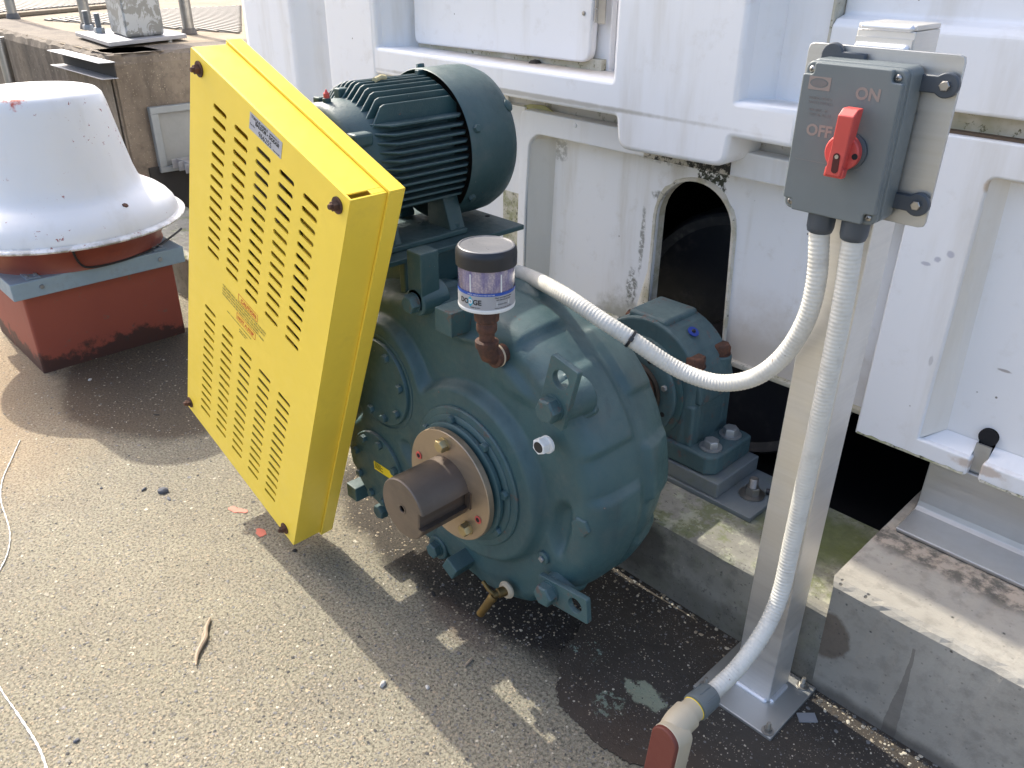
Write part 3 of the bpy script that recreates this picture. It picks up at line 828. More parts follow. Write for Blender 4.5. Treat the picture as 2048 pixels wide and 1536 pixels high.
# right lower panel with recess and keyhole slot
kx, kz = -0.375, 0.545
ro = [(-0.641,0.464),(1.6,0.464),(1.6,1.171),(-0.641,1.171)]
ri = round_poly([(-0.508,0.500),(1.5,0.500),(1.5,1.112),(-0.512,1.112)], 0.02)
kh = [(kx - 0.017, 0.464)] + [(kx - 0.018, kz - 0.01)] + [(kx + 0.020*math.cos(a), kz + 0.005 + 0.020*math.sin(a)) for a in [PI*1.1 - k*PI*1.2/12 for k in range(13)]] + [(kx + 0.017, kz - 0.01), (kx + 0.016, 0.464)]
ring_out = [(-0.641,0.464),(kx-0.017,0.464),(kx-0.017,0.500),(-0.508,0.500),(-0.512,1.112),(1.5,1.112),(1.5,0.500),(kx+0.017,0.500),(kx+0.017,0.464),(1.6,0.464),(1.6,1.171),(-0.641,1.171)]
ring_out = round_poly(ring_out, [0,.003,.003,.004,.02,.02,.02,.003,.003,0,0,.012])
me = fill2d('right_panel_frame', ring_out, [], 0.06, 0.005, 3)
mobj('right_panel_frame', me, WALLM, wall, Matrix.Translation((0, 1.829, 0)) @ MxY)
b = MB()
o_ = [(-0.508,0.500),(1.5,0.500),(1.5,1.112),(-0.512,1.112)]; i_ = [(-0.462,0.530),(1.46,0.530),(1.46,1.095),(-0.480,1.095)]
for k in range(4):
    q = (k+1) % 4
    if k == 0: continue
    b.face(b.verts([fnY(*o_[k], 1.803), fnY(*o_[q], 1.803), fnY(*i_[q], 1.845), fnY(*i_[k], 1.845)]))
b.build('recess_side', WARMW, wall)
mk = [(-0.53,0.466)] + [(kx - 0.017, 0.466)] + kh[1:-1] + [(kx + 0.016, 0.466), (1.52,0.466),(1.52,1.10),(-0.53,1.10)]
me = fill2d('recess_back', mk, [], 0.005, 0)
mobj('recess_back', me, WALLM, wall, Matrix.Translation((0, 1.8475, 0)) @ MxY)
# sloping wash at the foot of the recess, cut for the slot
b = MB()
for xa, xb in ((-0.508, kx - 0.017), (kx + 0.017, 1.5)):
    xi = -0.462 if xa < -0.5 else xa
    b.face(b.verts([fnY(xa, 0.497, 1.803), fnY(xb, 0.497, 1.803), fnY(xb, 0.530, 1.844), fnY(xi, 0.530, 1.844)]))
b.build('recess_wash', WALLM, wall)
b = MB(); b.lathe([(0.0205, 0), (0.0205, 0.002)], axisM((kx, 1.838, kz + 0.005), (0, -1, 0)), 24); b.build('keyhole', BLACKIN, wall)
b = MB(); b.box((-0.655, 1.83, 0.468), (-0.6405, 1.86, 1.16)); b.build('joint_gap', plain('dark_gap', (0.05, 0.045, 0.035), 0.9), wall)
# joint and upper right panel
b = MB(); b.box((-0.90, 1.835, 1.168), (1.6, 1.86, 1.222)); b.build('flange_joint', CREAM, wall)
b = MB()
b.box((-0.90, 1.812, 1.171), (1.6, 1.835, 1.181)); b.build('rotten_seal', plain('brown_seal', (0.13, 0.09, 0.06), 0.95), wall)
pr = [(1.79,1.219),(1.79,1.360),(1.803,1.372),(1.835,1.380),(1.84,3.0),(1.875,3.0),(1.875,1.219)]
b = MB(); b.prism(pr, -0.885, 1.6, lambda a, c, h: Vector((h, a, c))); b.build('upper_right_panel', WALLM, wall, 0.007, 3)
b = MB(); b.box((-0.892, 1.797, 1.13), (-0.886, 1.85, 3.0)); b.build('vertical_joint', CREAM, wall)
b = MB(); b.box((-0.884, 1.80, 1.062), (-0.66, 1.85, 1.14)); b.build('flange_step', WALLM, wall, 0.004, 2)
# enclosure body behind (inside shade painted near-black), so the wall is the face of a real box
b = MB()
b.box((-3.44, 1.88, 2.98), (1.6, 4.4, 3.02)); b.box((-3.44, 4.38, 0.2), (1.6, 4.42, 2.98)); b.box((-3.46, 1.88, 0.2), (-3.42, 4.4, 2.98)); b.box((1.58, 1.88, 0.2), (1.62, 4.4, 2.98))
b.build('enclosure_body', WALLM, wall)
b = MB(); b.box((-3.40, 1.95, 0.55), (-1.40, 1.96, 2.9)); b.box((-0.95, 1.95, 0.60), (1.55, 1.96, 2.9)); b.box((-1.40, 1.95, 1.05), (-0.95, 1.96, 2.9)); b.box((-3.4, 4.3, -0.05), (1.55, 4.34, 2.9)); b.box((-3.42, 1.97, -0.05), (-3.38, 4.3, 2.9)); b.box((1.53, 1.97, -0.05), (1.57, 4.3, 2.9))
b.box((-3.38, 1.81, 0.002), (1.53, 4.3, 0.006)); b.box((-3.38, 1.96, 2.86), (1.53, 4.3, 2.9))
b.build('interior_shade', BLACKIN, wall)  # near-black sheets put the shade of the hollow inside into colour

AX, AZ = -1.165, 0.45
drum = thing('rotor_drum', 'big black drum inside the white wall seen through the arched opening', 'drum', (AX, 2.05, 0.1))
b = MB(); b.lathe([(0.07, 0), (0.38, 0.0), (0.39, 0.02), (0.39, 0.9), (0.07, 0.92)], axisM((AX, 2.08, AZ), (0, 1, 0)), 72); b.build('drum_shell', paint('black_drum', (0.022, 0.023, 0.028), 0.45, (0.12, 0.11, 0.10), 0.8), drum)
b = MB(); b.lathe([(0.345, 0), (0.372, -0.012), (0.38, 0.0)], axisM((AX, 2.079, AZ), (0, 1, 0)), 72, cap0=False, cap1=False); b.build('drum_rim', paint('black_rim', (0.06, 0.06, 0.062), 0.45, (0.28, 0.27, 0.24), 0.9), drum)
b = MB(); b.cyl((AX, 1.86, AZ), (AX, 2.07, AZ), 0.066, n=36); b.build('stub_shaft', STEEL_D, drum)

# ------------------------------------------------------------------ steel angle on the curb
ang = thing('steel_angle', 'long bare aluminium angle bar lying on the raised curb under the white wall', 'angle bar', (0.1, 1.75, 0.314))
pr = [(1.695,0.3165),(1.695,0.3255),(1.796,0.3265),(1.806,0.332),(1.810,0.345),(1.811,0.463),(1.820,0.463),(1.820,0.3165)]
b = MB(); b.prism(pr, -0.468, 1.3, lambda a, c, h: Vector((h, a, c))); b.build('angle_profile', ALU2, ang, 0.0015, 1)
b = MB(); b.box((kx - 0.0160, 1.822, 0.455), (kx + 0.0160, 1.827, 0.535)); b.build('mounting_tab', ALU2, ang)

# ------------------------------------------------------------------ PILLOW BLOCK BEARING
sb = thing('bearing_base_plate', 'grey painted steel base blocks under the green bearing on the mossy curb', 'base plate', (-1.16, 1.69, 0.222))
b = MB(); b.box((-1.56, 1.590, 0.2225), (-0.772, 1.800, 0.236)); b.build('foot_plate', GREYBASE, sb, 0.002, 2)
b = MB(); b.box((-1.455, 1.597, 0.2365), (-0.878, 1.797, 0.281)); b.build('spacer_block', GREYBASE, sb, 0.003, 2)
anch = hex_mesh('anchor_nut', 0.019, 0.021, 0.034, 0.004, 0.012, 0.026, False)
anch.transform(Matrix.Identity(4))
for x in (-0.825, -1.507):
    put('anchor_nut', anch, SS, sb, (x, 1.684, 0.2362), (0, 0, 1), 0.3)
b = MB(); b.lathe([(0.008, 0), (0.009, 0.02), (0.004, 0.022)], axisM((-0.800, 1.712, 0.246), (1, 0.3, 0.05)), 10); b.build('wire_stub', BLACKP, sb)

pb = thing('pillow_block_bearing', 'green cast iron pillow block bearing with rusty cap bolts in front of the arched opening', 'bearing', (AX, 1.70, 0.281))
foot = [(-0.905,1.628),(-0.905,1.790),(-0.925,1.795),(-1.405,1.795),(-1.425,1.790),(-1.425,1.628),(-1.405,1.604),(-0.928,1.604)]
b = MB(); b.prism(foot, 0.2815, 0.338, lambda a, c, h: Vector((a, c, h))); b.build('foot', GREEN_P, pb, 0.007, 3)
# lower body with flared sides
lo = [(-0.985,0.33),(-0.988,0.455),(-1.342,0.455),(-1.345,0.33)]
b = MB(); b.prism(round_poly(lo, [0,0,0,0]), 1.615, 1.792, fnY); b.build('lower_body', GREEN_P, pb, 0.009, 3)
capo = []
for k in range(25):
    a = -0.02 + (PI + 0.04) * k / 24
    x, z = AX + 0.188*math.cos(a), AZ + 0.195*math.sin(a)
    capo.append((x, min(z, 0.646)))
capo = [(x, max(z, 0.4565)) for x, z in capo]
b = MB(); b.prism(capo, 1.628, 1.784, fnY); b.build('cap', GREEN_P, pb, 0.008, 3)
b = MB(); b.box((-1.238, 1.636, 0.610), (-1.112, 1.778, 0.651)); b.build('cap_pad', GREEN_P, pb, 0.011, 4)
capb = hex_mesh('cap_bolt', 0.0265, 0.024, 0.0275, 0.003)
fb = hex_mesh('foot_bolt', 0.0215, 0.019, 0.030, 0.004)
for sx in (1, -1):
    for y in (1.648, 1.762):
        xx = AX + sx*0.145
        b = MB(); b.cyl((xx, y, 0.335), (xx, y, 0.553), 0.036, 0.031, n=28); b.build('bolt_column', GREEN_P, pb, 0.004, 2)
        put('cap_bolt', capb, RUST, pb, (xx, y, 0.554), (0, 0, 1), random.random())
    for y in (1.655, 1.748):
        put('foot_bolt', fb, GALVB, pb, (AX + sx*0.218, y, 0.3385), (0, 0, 1), random.random())
b = MB()
b.lathe([(0.070, 0), (0.070, 0.03)], axisM((AX, 1.596, AZ), (0, 1, 0)), 48); b.build('shaft_collar', STEEL_D, pb)
b = MB(); b.lathe([(0.145, 0.02), (0.145, 0.004), (0.138, 0.0), (0.118, 0.0), (0.114, 0.006)], axisM((AX, 1.607, AZ), (0, 1, 0)), 56, cap1=False); b.build('seal_housing', GREEN_R, pb)
b = MB(); b.lathe([(0.128, 0.02), (0.128, 0.004), (0.122, 0.0), (0.085, 0.0), (0.080, 0.004)], axisM((AX, 1.596, AZ), (0, 1, 0)), 56); b.build('seal_cover', GREEN_P, pb, 0.001, 1)
b = MB(); b.lathe([(0.084, 0.01), (0.084, 0.0), (0.076, -0.003), (0.074, 0.01)], axisM((AX, 1.594, AZ), (0, 1, 0)), 48); b.build('seal_ring', STEEL, pb)
sbm = hex_mesh('seal_bolt', 0.0085, 0.008)
for k in range(8):
    a = PI/8 + k*PI/4
    if k % 2 == 0: put('seal_bolt', sbm, GALVB, pb, (AX + 0.104*math.cos(a), 1.5955, AZ + 0.104*math.sin(a)), (0, -1, 0), k)
    else:
        b = MB(); b.cyl((AX + 0.104*math.cos(a), 1.5952, AZ + 0.104*math.sin(a)), (AX + 0.104*math.cos(a), 1.5965, AZ + 0.104*math.sin(a)), 0.007, n=14); b.build('threaded_hole', BLACKIN, pb)
tg = on_y(1368, 660, 1.66); tg2 = Vector((AX + 0.100, 1.69, AZ + 0.172))
nrm = Vector((0.5, -0.05, 0.86))
b = MB(); b.lathe([(0.0155, 0), (0.0155, 0.003)], axisM(tg2, nrm), 24); b.build('round_tag', LEADB, pb)
b = MB(); b.lathe([(0.006, 0.003), (0.004, 0.008)], axisM(tg2, nrm), 12); b.build('grease_nipple', BLACKP, pb)

# ------------------------------------------------------------------ GEARBOX
gb = thing('gear_reducer', 'big round dark green gear reducer with a keyed steel shaft stub facing the camera', 'gearbox', (-1.25, 1.2, 0.0))
CX, CZ = -1.30, 0.465
A_, B_ = (-1.177, 0.474, 0.374), (-1.49, 0.455, 0.330)
NT_ = 400
def outline(th):
    d = Vector((math.cos(th), math.sin(th)))
    best = 0
    for (cx, cz, r) in [(A_[0] + (B_[0]-A_[0])*k/24, A_[1] + (B_[1]-A_[1])*k/24, A_[2] + (B_[2]-A_[2])*k/24) for k in range(25)]:
        o = Vector((cx - CX, cz - CZ))
        bq = d.dot(o); cc = o.dot(o) - r*r
        disc = bq*bq - cc
        if disc > 0: best = max(best, bq + math.sqrt(disc))
    return best
OUT = [outline(2*PI*k/NT_) for k in range(NT_)]
def sst(a, b_, x):
    t = max(0.0, min(1.0, (x - a)/(b_ - a))); return t*t*(3 - 2*t)
def win(th, a, b_, s=0.018):
    th = (th + PI) % (2*PI) - PI
    return sst(a - s, a + s, th) * (1 - sst(b_ - s, b_ + s, th))
def pads(th, y):
    # raised pads on the shoulder; angles about the shaft axis
    m = 0
    front = (1 - sst(1.155, 1.175, y)) * sst(1.02, 1.05, y)
    rear = sst(1.185, 1.200, y)*(1 - sst(1.28, 1.32, y))
    for a, b2 in ((0.50, 0.98), (-0.52, 0.22), (-1.6, -1.05), (1.25, 1.75), (2.1, 2.8), (-2.6, -1.9)):
        m += front*win(th, a, b2)
    for a, b2 in ((0.72, 1.15), (0.05, 0.42), (-0.78, -0.30), (1.5, 2.2), (-1.9, -1.25), (2.5, 3.0)):
        m += rear*win(th, a, b2)
    return m
def relief(x, z):
    dh = math.hypot(x - AX, z - AZ) - 0.205
    d1 = math.hypot(x + 1.480, z - 0.570) - 0.150
    d2_ = math.hypot(x + 1.505, z - 0.300) - 0.140
    k = 0.035
    def smin(a, b_):
        h = max(0, min(1, 0.5 + 0.5*(b_ - a)/k)); return b_*(1-h) + a*h - k*h*(1-h)
    d = smin(smin(dh, d1), d2_)
    h = 0.030*(1 - sst(0.0, 0.020, d))
    # small soft hollows beside bosses, bolt pocket
    pk = math.hypot((x + 0.880)/0.062, (z - 0.425)/0.095)
    h -= 0.024*(1 - sst(0.55, 1.0, pk))
    bo = math.hypot((x + 1.215)/0.085, (z - 0.80)/0.045)
    h += 0.020*(1 - sst(0.4, 1.1, bo))
    bo = math.hypot((x + 1.03)/0.09, (z - 0.735)/0.05)
    h += 0.012*(1 - sst(0.4, 1.2, bo))
    return h
prof = [(0.55,1.335),(0.78,1.337),(0.86,1.328),(0.905,1.308),(0.94,1.280),(0.965,1.25),(0.980,1.222),(0.986,1.205),(0.982,1.190),(0.979,1.180),(0.985,1.168),(0.984,1.145),(0.983,1.118),(0.980,1.090),(0.972,1.064),(0.959,1.045),(0.941,1.034),(0.915,1.028),(0.865,1.0265)]
b = MB()
rings = []
def gpt(k, s, y, extra=0.0):
    th = 2*PI*k/NT_
    r = OUT[k]*s
    x, z = CX + r*math.cos(th), CZ + r*math.sin(th)
    tha = math.atan2(z - AZ, x - AX)
    m = pads(tha, y)
    r2_ = r + 0.011*m - 0.004
    return Vector((CX + r2_*math.cos(th), y, CZ + r2_*math.sin(th)))
# densify the profile
dp = []
for (s0, y0), (s1, y1) in zip(prof[:-1], prof[1:]):
    nn = max(1, int(math.hypot((s1-s0)*0.4, y1-y0)/0.007))
    for k in range(nn): dp.append((s0 + (s1-s0)*k/nn, y0 + (y1-y0)*k/nn))
dp.append(prof[-1])
for s_1, y in dp: rings.append([gpt(k, s_1, y) for k in range(NT_)])
ninner = 58
for i in range(1, ninner + 1):
    s_1 = 0.865*(1 - i/ninner) + 0.003
    ring = []
    for k in range(NT_):
        p = gpt(k, s_1, 1.02)
        f = sst(0.865, 0.80, s_1)
        p.y = 1.026 - relief(p.x, p.z)*sst(0, 3, i) - 0.002*min(1, i/3)
        ring.append(p)
    rings.append(ring)
b.loft(rings, True, True, True, True)
housing = b.build('housing', GREEN, gb, smooth_angle=55)
AXM = lambda y: axisM((AX, y, AZ), (0, -1, 0), (1, 0, 0))
b = MB(); b.lathe([(0.169,0),(0.169,0.006),(0.166,0.009),(0.152,0.010),(0.152,0.006)], AXM(0.9955), 90, cap1=False); b.build('hub_step', GREEN_R, gb)
b = MB(); b.lathe([(0.152,0),(0.152,0.012),(0.149,0.0145),(0.120,0.0145)], AXM(0.9955), 90); b.build('seal_carrier', GREEN, gb)
sm = hex_mesh('small_bolt', 0.0108, 0.0095)
for k in range(8):
    a = 0.20 + k*PI/4
    put('small_bolt', sm, GREEN, gb, (AX + 0.143*math.cos(a), 0.981, AZ + 0.143*math.sin(a)), (0, -1, 0), a*3)
b = MB(); b.lathe([(0.122,0),(0.122,0.014),(0.125,0.014)], AXM(0.984), 80); b.build('black_groove', BLACKIN, gb)
b = MB(); b.lathe([(0.1375,0),(0.1385,0.002),(0.1385,0.010),(0.136,0.012),(0.10,0.012)], AXM(0.978), 90); b.build('backing_ring', GREEN, gb)
b = MB(); b.lathe([(0.118,0),(0.118,0.012)], AXM(0.967), 80); b.build('black_groove', BLACKIN, gb)
b = MB(); b.lathe([(0.131,0),(0.1325,0.0015),(0.1325,0.0145),(0.131,0.016),(0.07,0.016)], AXM(0.957), 96); b.build('bushing_flange', BRONZE, gb)
bl = hex_mesh('flange_bolt', 0.0155, 0.015, 0.0165, 0.003)
for a in (math.radians(88), math.radians(-52), math.radians(-150)):
    put('flange_bolt', bl, GOLDB, gb, (AX + 0.103*math.cos(a) - (0.012 if a > 1 else 0), 0.941, AZ + 0.103*math.sin(a)), (0, -1, 0), a)
for a in (math.radians(-22), math.radians(163)):
    q = (AX + 0.106*math.cos(a), 0.9405, AZ + 0.106*math.sin(a))
    b = MB(); b.lathe([(0.0095,0),(0.0095,0.0015),(0.0065,0.0018)], axisM(q, (0, -1, 0)), 20); b.build('red_plug', RED, gb)
    b = MB(); b.lathe([(0.0055,0.0),(0.0055,0.0022)], axisM(q, (0, -1, 0)), 16); b.build('tapped_hole', BLACKIN, gb)
# split line of the flange
b = MB(); b.box((AX - 0.046, 0.9402, AZ - 0.128), (AX - 0.0445, 0.942, AZ - 0.066)); b.build('split_line', BLACKIN, gb)
# shaft stub with keyway
SR = 0.0705
def shaft_sec(r, kw=True):
    pts = []
    n = 72
    ak = math.radians(-3)
    hw = 0.0200
    half = math.asin(hw / r)
    for k in range(n):
        a = ak + half + (2*PI - 2*half)*k/(n - 1)
        pts.append((r*math.cos(a), r*math.sin(a)))
    d = 0.012
    for s in (-1, 1):
        rr = math.sqrt(r*r - hw*hw) - d
        v = Vector((math.cos(ak), math.sin(ak))); t_ = Vector((-math.sin(ak), math.cos(ak)))
        q = v*rr + t_*hw*s
        pts.append((q.x, q.y))
    return pts
b = MB()
SHM = lambda y: AXM(y)
for ys in ((1,),):
    rr = []
    for r, y in ((SR, 0.958), (SR, 0.8165), (SR - 0.0025, 0.814)):
        rr.append([Vector((AX + x, y, AZ + z)) for x, z in shaft_sec(r)])
b.loft(rr, True, True, False, True)
shaft = b.build('output_shaft', STEEL_D, gb)
me = fill2d('shaft_end', shaft_sec(SR - 0.0025), [circ(0, 0, 0.0088, 20)], 0.004, 0)
mobj('shaft_end', me, STEEL, gb, Matrix.Translation((AX, 0.816, AZ)) @ Matrix(((1,0,0,0),(0,0,1,0),(0,1,0,0),(0,0,0,1))))
b = MB(); b.lathe([(0.0112,0.0),(0.0118,0.0008),(0.0088,0.0010),(0.0082,-0.002)], AXM(0.8139), 24, cap0=False, cap1=False); b.build('centre_hole_chamfer', STEEL, gb)
b = MB(); b.lathe([(0.0088,0.0),(0.0088,0.001)], AXM(0.828), 20); b.build('centre_hole', BLACKIN, gb)
ak = math.radians(-3)
kM = Matrix.Translation((AX, 0, AZ)) @ Matrix.Rotation(-ak, 4, 'Y')
b = MB(); b.box((SR - 0.012, 0.9375, -0.0215), (SR + 0.006, 0.9405, 0.0215), kM); b.build('keyway_notch', STEEL, gb)
b = MB(); b.lathe([(0.21,0),(0.20,0.03),(0.185,0.105),(0.10,0.115)], axisM((AX - 0.02, 1.325, AZ), (0, 1, 0)), 64); b.build('rear_hub_blocker', GREEN, gb)  # unseen, added behind the housing to shade the ground before the curb
for (x_, z_, r_) in ((-1.50, 0.56, 0.19), (-1.52, 0.30, 0.17)):
    b = MB(); b.lathe([(r_,0),(r_,0.075),(r_*.9,0.10),(0.05,0.105)], axisM((x_, 1.33, z_), (0, 1, 0)), 48); b.build('rear_gap_blocker', GREEN, gb)  # hidden discs added to block sun between housing and curb
b = MB(); b.cyl((AX, 1.32, AZ), (AX, 1.597, AZ), 0.0655, n=48); b.build('rear_shaft', RUST, gb)
b = MB(); b.cyl((-1.72, 0.905, 0.42), (-1.72, 1.01, 0.42), 0.055, n=28); b.build('unseen_input_shaft', STEEL_D, gb)  # unseen shaft, added to break up the sunlit band on the ground
b = MB(); b.box((-1.70, 0.912, 0.53), (-1.62, 1.01, 0.60)); b.build('guard_gap_blocker', GREEN, gb, 0.003, 2)  # hidden block added behind the guard to interrupt the sunlit band
# cover plates with bolts
cm = hex_mesh('cover_bolt', 0.0112, 0.010)
def cover(cx, cz, r, y, bolts, br, flat=False):
    pts = []
    for k in range(72):
        a = 2*PI*k/72
        pts.append((cx + r*math.cos(a), cz + r*math.sin(a)))
    b = MB(); b.lathe([(r, 0), (r, 0.008), (r - 0.002, 0.0105), (r*0.4, 0.011)], axisM((cx, y, cz), (0, -1, 0), (1, 0, 0)), 72)
    c = b.build('cover_plate', GREEN, gb)
    for a in bolts:
        put('cover_bolt', cm, GREEN, c, (cx + br*math.cos(a), y - 0.0112, cz + br*math.sin(a)), (0, -1, 0), a)
    return c
cover(-1.475, 0.570, 0.112, 0.9955, [math.radians(a) for a in (62, 12, -38, -78, -112, 112, 160, 205)], 0.092)
c2 = cover(-1.510, 0.300, 0.108, 0.9955, [math.radians(a) for a in (75, 25, -25, -75, 120, 165, 210, 250)], 0.090)
b = MB(); b.lathe([(0.124,0),(0.124,0.004),(0.1205,0.005)], axisM((-1.475, 0.9965, 0.570), (0, -1, 0)), 72, cap1=False); b.build('gasket_ring', GREEN, gb)
lab = on_y(765, 940, 0.984)
b = MB(); b.box((-0.040, -0.0005, -0.012), (0.040, 0.0005, 0.012), Matrix.Translation(lab + Vector((0.004, 0, 0))) @ Matrix.Rotation(math.radians(-2), 4, 'Y')); b.build('yellow_plate', YELRING, gb)
for k in range(4):
    b = MB(); b.box((-0.036, -0.0008, 0.007 - k*0.0045), (-0.010 + 0.008*(k % 2), -0.0002, 0.0085 - k*0.0045), Matrix.Translation(lab + Vector((0.004, -0.0003, 0)))); b.build('print_line', BLACKINK, gb)
# cast lugs (square) round the rim
def lug(px, y0, y1, sz, mat=GREEN, bev=0.003, rot=0.0, at=None):
    c = at if at is not None else on_y(px[0], px[1], y0)
    b = MB(); b.box((-sz, 0, -sz), (sz, y1 - y0, sz), Matrix.Translation(c) @ Matrix.Rotation(rot, 4, 'Y'))
    return b.build('cast_lug', mat, gb, bev, 2)
lug((886, 645), 0.975, 1.08, 0.0265, GREEN_R, 0.002)
lug((703, 985), 0.975, 1.08, 0.022)
lug((898, 1138), 0.965, 1.08, 0.021, rot=0.5)
# lifting brackets on the rim
big = hex_mesh('bracket_bolt', 0.0215, 0.017, 0.0225, 0.003)
def bracket(p0, p1, w_, y, t, hole, boltp, ex=0.0):
    # flat bar in the XZ plane from p0 to p1
    p0, p1 = Vector(p0), Vector(p1); L = (p1 - p0).length
    ang_ = math.atan2(p1.y - p0.y, p1.x - p0.x)
    ho = L - w_*0.55
    me = fill2d('lifting_bracket', rrect(-w_*0.5, -w_/2, L, w_/2, 0.004), [circ(ho, 0, hole, 24)], t, 0.001, 1)
    Mb = Matrix.Translation((p0.x, y, p0.y)) @ Matrix.Rotation(-ang_, 4, 'Y') @ MxY
    o = mobj('lifting_bracket', me, GREEN_R, gb, Mb)
    put('bracket_bolt', big, GREEN_R, gb, (p0.x, y - t/2, p0.y), (0, -1, 0), 0.4, 1.2)
    return o
bk0 = on_y(1108, 815, 0.990); bk1 = on_y(1128, 728, 0.990)
bracket((bk0.x, bk0.z), (bk1.x + 0.004, bk1.z + 0.002), 0.066, 0.994, 0.014, 0.0205, None)
bq0 = on_y(1100, 1182, 1.0); bq1 = on_y(1172, 1222, 1.0)
bracket((bq0.x, bq0.z), (bq1.x + 0.004, bq1.z), 0.060, 1.004, 0.013, 0.0195, None)
b = MB(); b.cyl((bk0.x, 0.998, bk0.z), (bk0.x, 1.07, bk0.z), 0.032, 0.040, n=32); b.build('bolt_boss', GREEN, gb, 0.004, 2)
b = MB(); b.cyl((bq0.x, 1.009, bq0.z), (bq0.x, 1.08, bq0.z), 0.030, 0.038, n=32); b.build('bolt_boss', GREEN, gb, 0.004, 2)
# upper ear the top bracket leans against
ea = math.radians(47)
en = Vector((math.cos(ea)*0.62, -0.78, math.sin(ea)*0.62)).normalized()
ec = Vector((AX + 0.352*math.cos(ea), 1.060, AZ + 0.368*math.sin(ea)))
b = MB(); b.box((-0.050, -0.036, -0.03), (0.050, 0.036, 0.008), axisM(ec, en, (-math.sin(ea), 0, math.cos(ea)))); b.build('cast_ear', GREEN, gb, 0.009, 3)
q = on_y(1104, 719, 1.012)
b = MB(); b.lathe([(0.0125, 0.0082), (0.0125, 0.0088)], axisM(ec, en, (-math.sin(ea), 0, math.cos(ea))) @ Matrix.Translation((0.034, 0.0, 0)), 20); b.build('ear_hole', RUST, gb)
pk = (-0.889, 1.037, 0.425)
q = on_y(1168, 1048, 1.040)
put('pocket_bolt', big, GREEN_R, gb, (q.x, 1.046, q.z), (0.12, -1, 0), 0.2, 1.1)
q = on_y(862, 1103, 1.0)
put('rim_bolt', big, GREEN, gb, (q.x, 1.02, q.z), (0, -1, 0), 0.1)
b = MB(); b.cyl((q.x, 1.02, q.z), (q.x, 1.09, q.z), 0.034, n=28); b.build('bolt_boss', GREEN, gb, 0.004, 2)
q = on_y(755, 1025, 1.0)
put('rim_bolt', big, GREEN, gb, (q.x, 1.02, q.z), (0, -1, 0), 0.6)
# sight plug and level plug
q = on_y(1080, 893, 0.985)
b = MB(); b.lathe([(0.0185,0),(0.0185,0.006)], axisM((q.x + 0.004, 1.003, q.z), (0, -1, 0)), 28); b.build('white_sealant', WHITEP, gb)
b = MB(); ring6 = lambda rr, yy: [Vector((q.x + rr*math.cos(PI/3*k + .5), yy, q.z + rr*math.sin(PI/3*k + .5))) for k in range(6)]
b.loft([ring6(0.0175, 0.998), ring6(0.0175, 0.982), ring6(0.0160, 0.980)], smooth=False); b.build('sight_plug', WHITEP, gb)
b = MB(); b.cyl((q.x, 0.981, q.z), (q.x, 0.9792, q.z), 0.0115, n=24); b.build('sight_glass', BLACKP, gb)
q = on_y(1080, 1120, 1.01)
b = MB(); b.lathe([(0.0155,0),(0.0155,0.006),(0.013,0.008)], axisM((q.x, 1.024, q.z), (0, -1, 0)), 24); b.build('level_plug', GREEN, gb)
b = MB(); b.box((-0.006, -0.011, -0.006), (0.006, -0.006, 0.006), Matrix.Translation((q.x, 1.022, q.z)) @ Matrix.Rotation(0.5, 4, 'Y')); b.build('plug_square', GALVB, gb, 0.001, 1)
# drain cock
BRASS = metal('dirty_brass', (0.22, 0.15, 0.06), 0.5, dirt=0.6)
dc = on_y(1008, 1183, 1.0)
b = MB(); b.lathe([(0.021,0),(0.022,0.004),(0.019,0.010)], axisM((dc.x, 1.012, dc.z), (0, -1, 0)), 28); b.build('drain_sealant', plain('tan_sealant', (0.50, 0.42, 0.30), 0.8), gb)
dcr = b = MB(); b.lathe([(0.012,0),(0.012,0.02),(0.009,0.022),(0.009,0.035)], axisM((dc.x, 1.005, dc.z), (-0.25, -1, 0.0)), 20)
dr = b.build('drain_cock', BRASS, gb)
b = MB(); e0 = Vector((dc.x - 0.006, 0.975, dc.z)); e1 = on_y(960, 1228, 0.955)
b.lathe([(0.010,0),(0.0125,0.008),(0.0105,0.02),(0.0095,(e1-e0).length),(0.006,(e1-e0).length)], axisM(e0, e1 - e0), 18); b.build('drain_spout', BRASS, dr)
b = MB(); b.tube([e0 + Vector((0,0,0.002)), e0 + Vector((-0.012,-0.006,0.012)), e0 + Vector((-0.034,-0.004,0.022))], 0.005, 10); b.build('drain_lever', BRASS, dr)
# torque arm stub on the upper left
q = on_y(832, 602, 1.0)
b = MB(); b.box((q.x - 0.026, 1.0, q.z - 0.02), (q.x + 0.022, 1.05, q.z + 0.11)); b.build('mount_leg', GREEN_M, gb, 0.003, 2)
put('mount_bolt', big, GREEN_R, gb, (q.x - 0.004, 0.998, q.z - 0.004), (0, -1, 0), 0.2)
b = MB(); b.cyl((q.x - 0.004, 1.0, q.z - 0.004), (q.x - 0.004, 1.07, q.z - 0.004), 0.032, 0.038, n=28); b.build('bolt_boss', GREEN, gb, 0.004, 2)
b = MB(); b.box((-1.70, 1.12, 0.76), (-1.46, 1.32, 0.885)); b.box((-1.452, 1.05, 0.78), (-1.43, 1.30, 0.885)); b.build('mount_bracket', GREEN_M, gb, 0.004, 2)

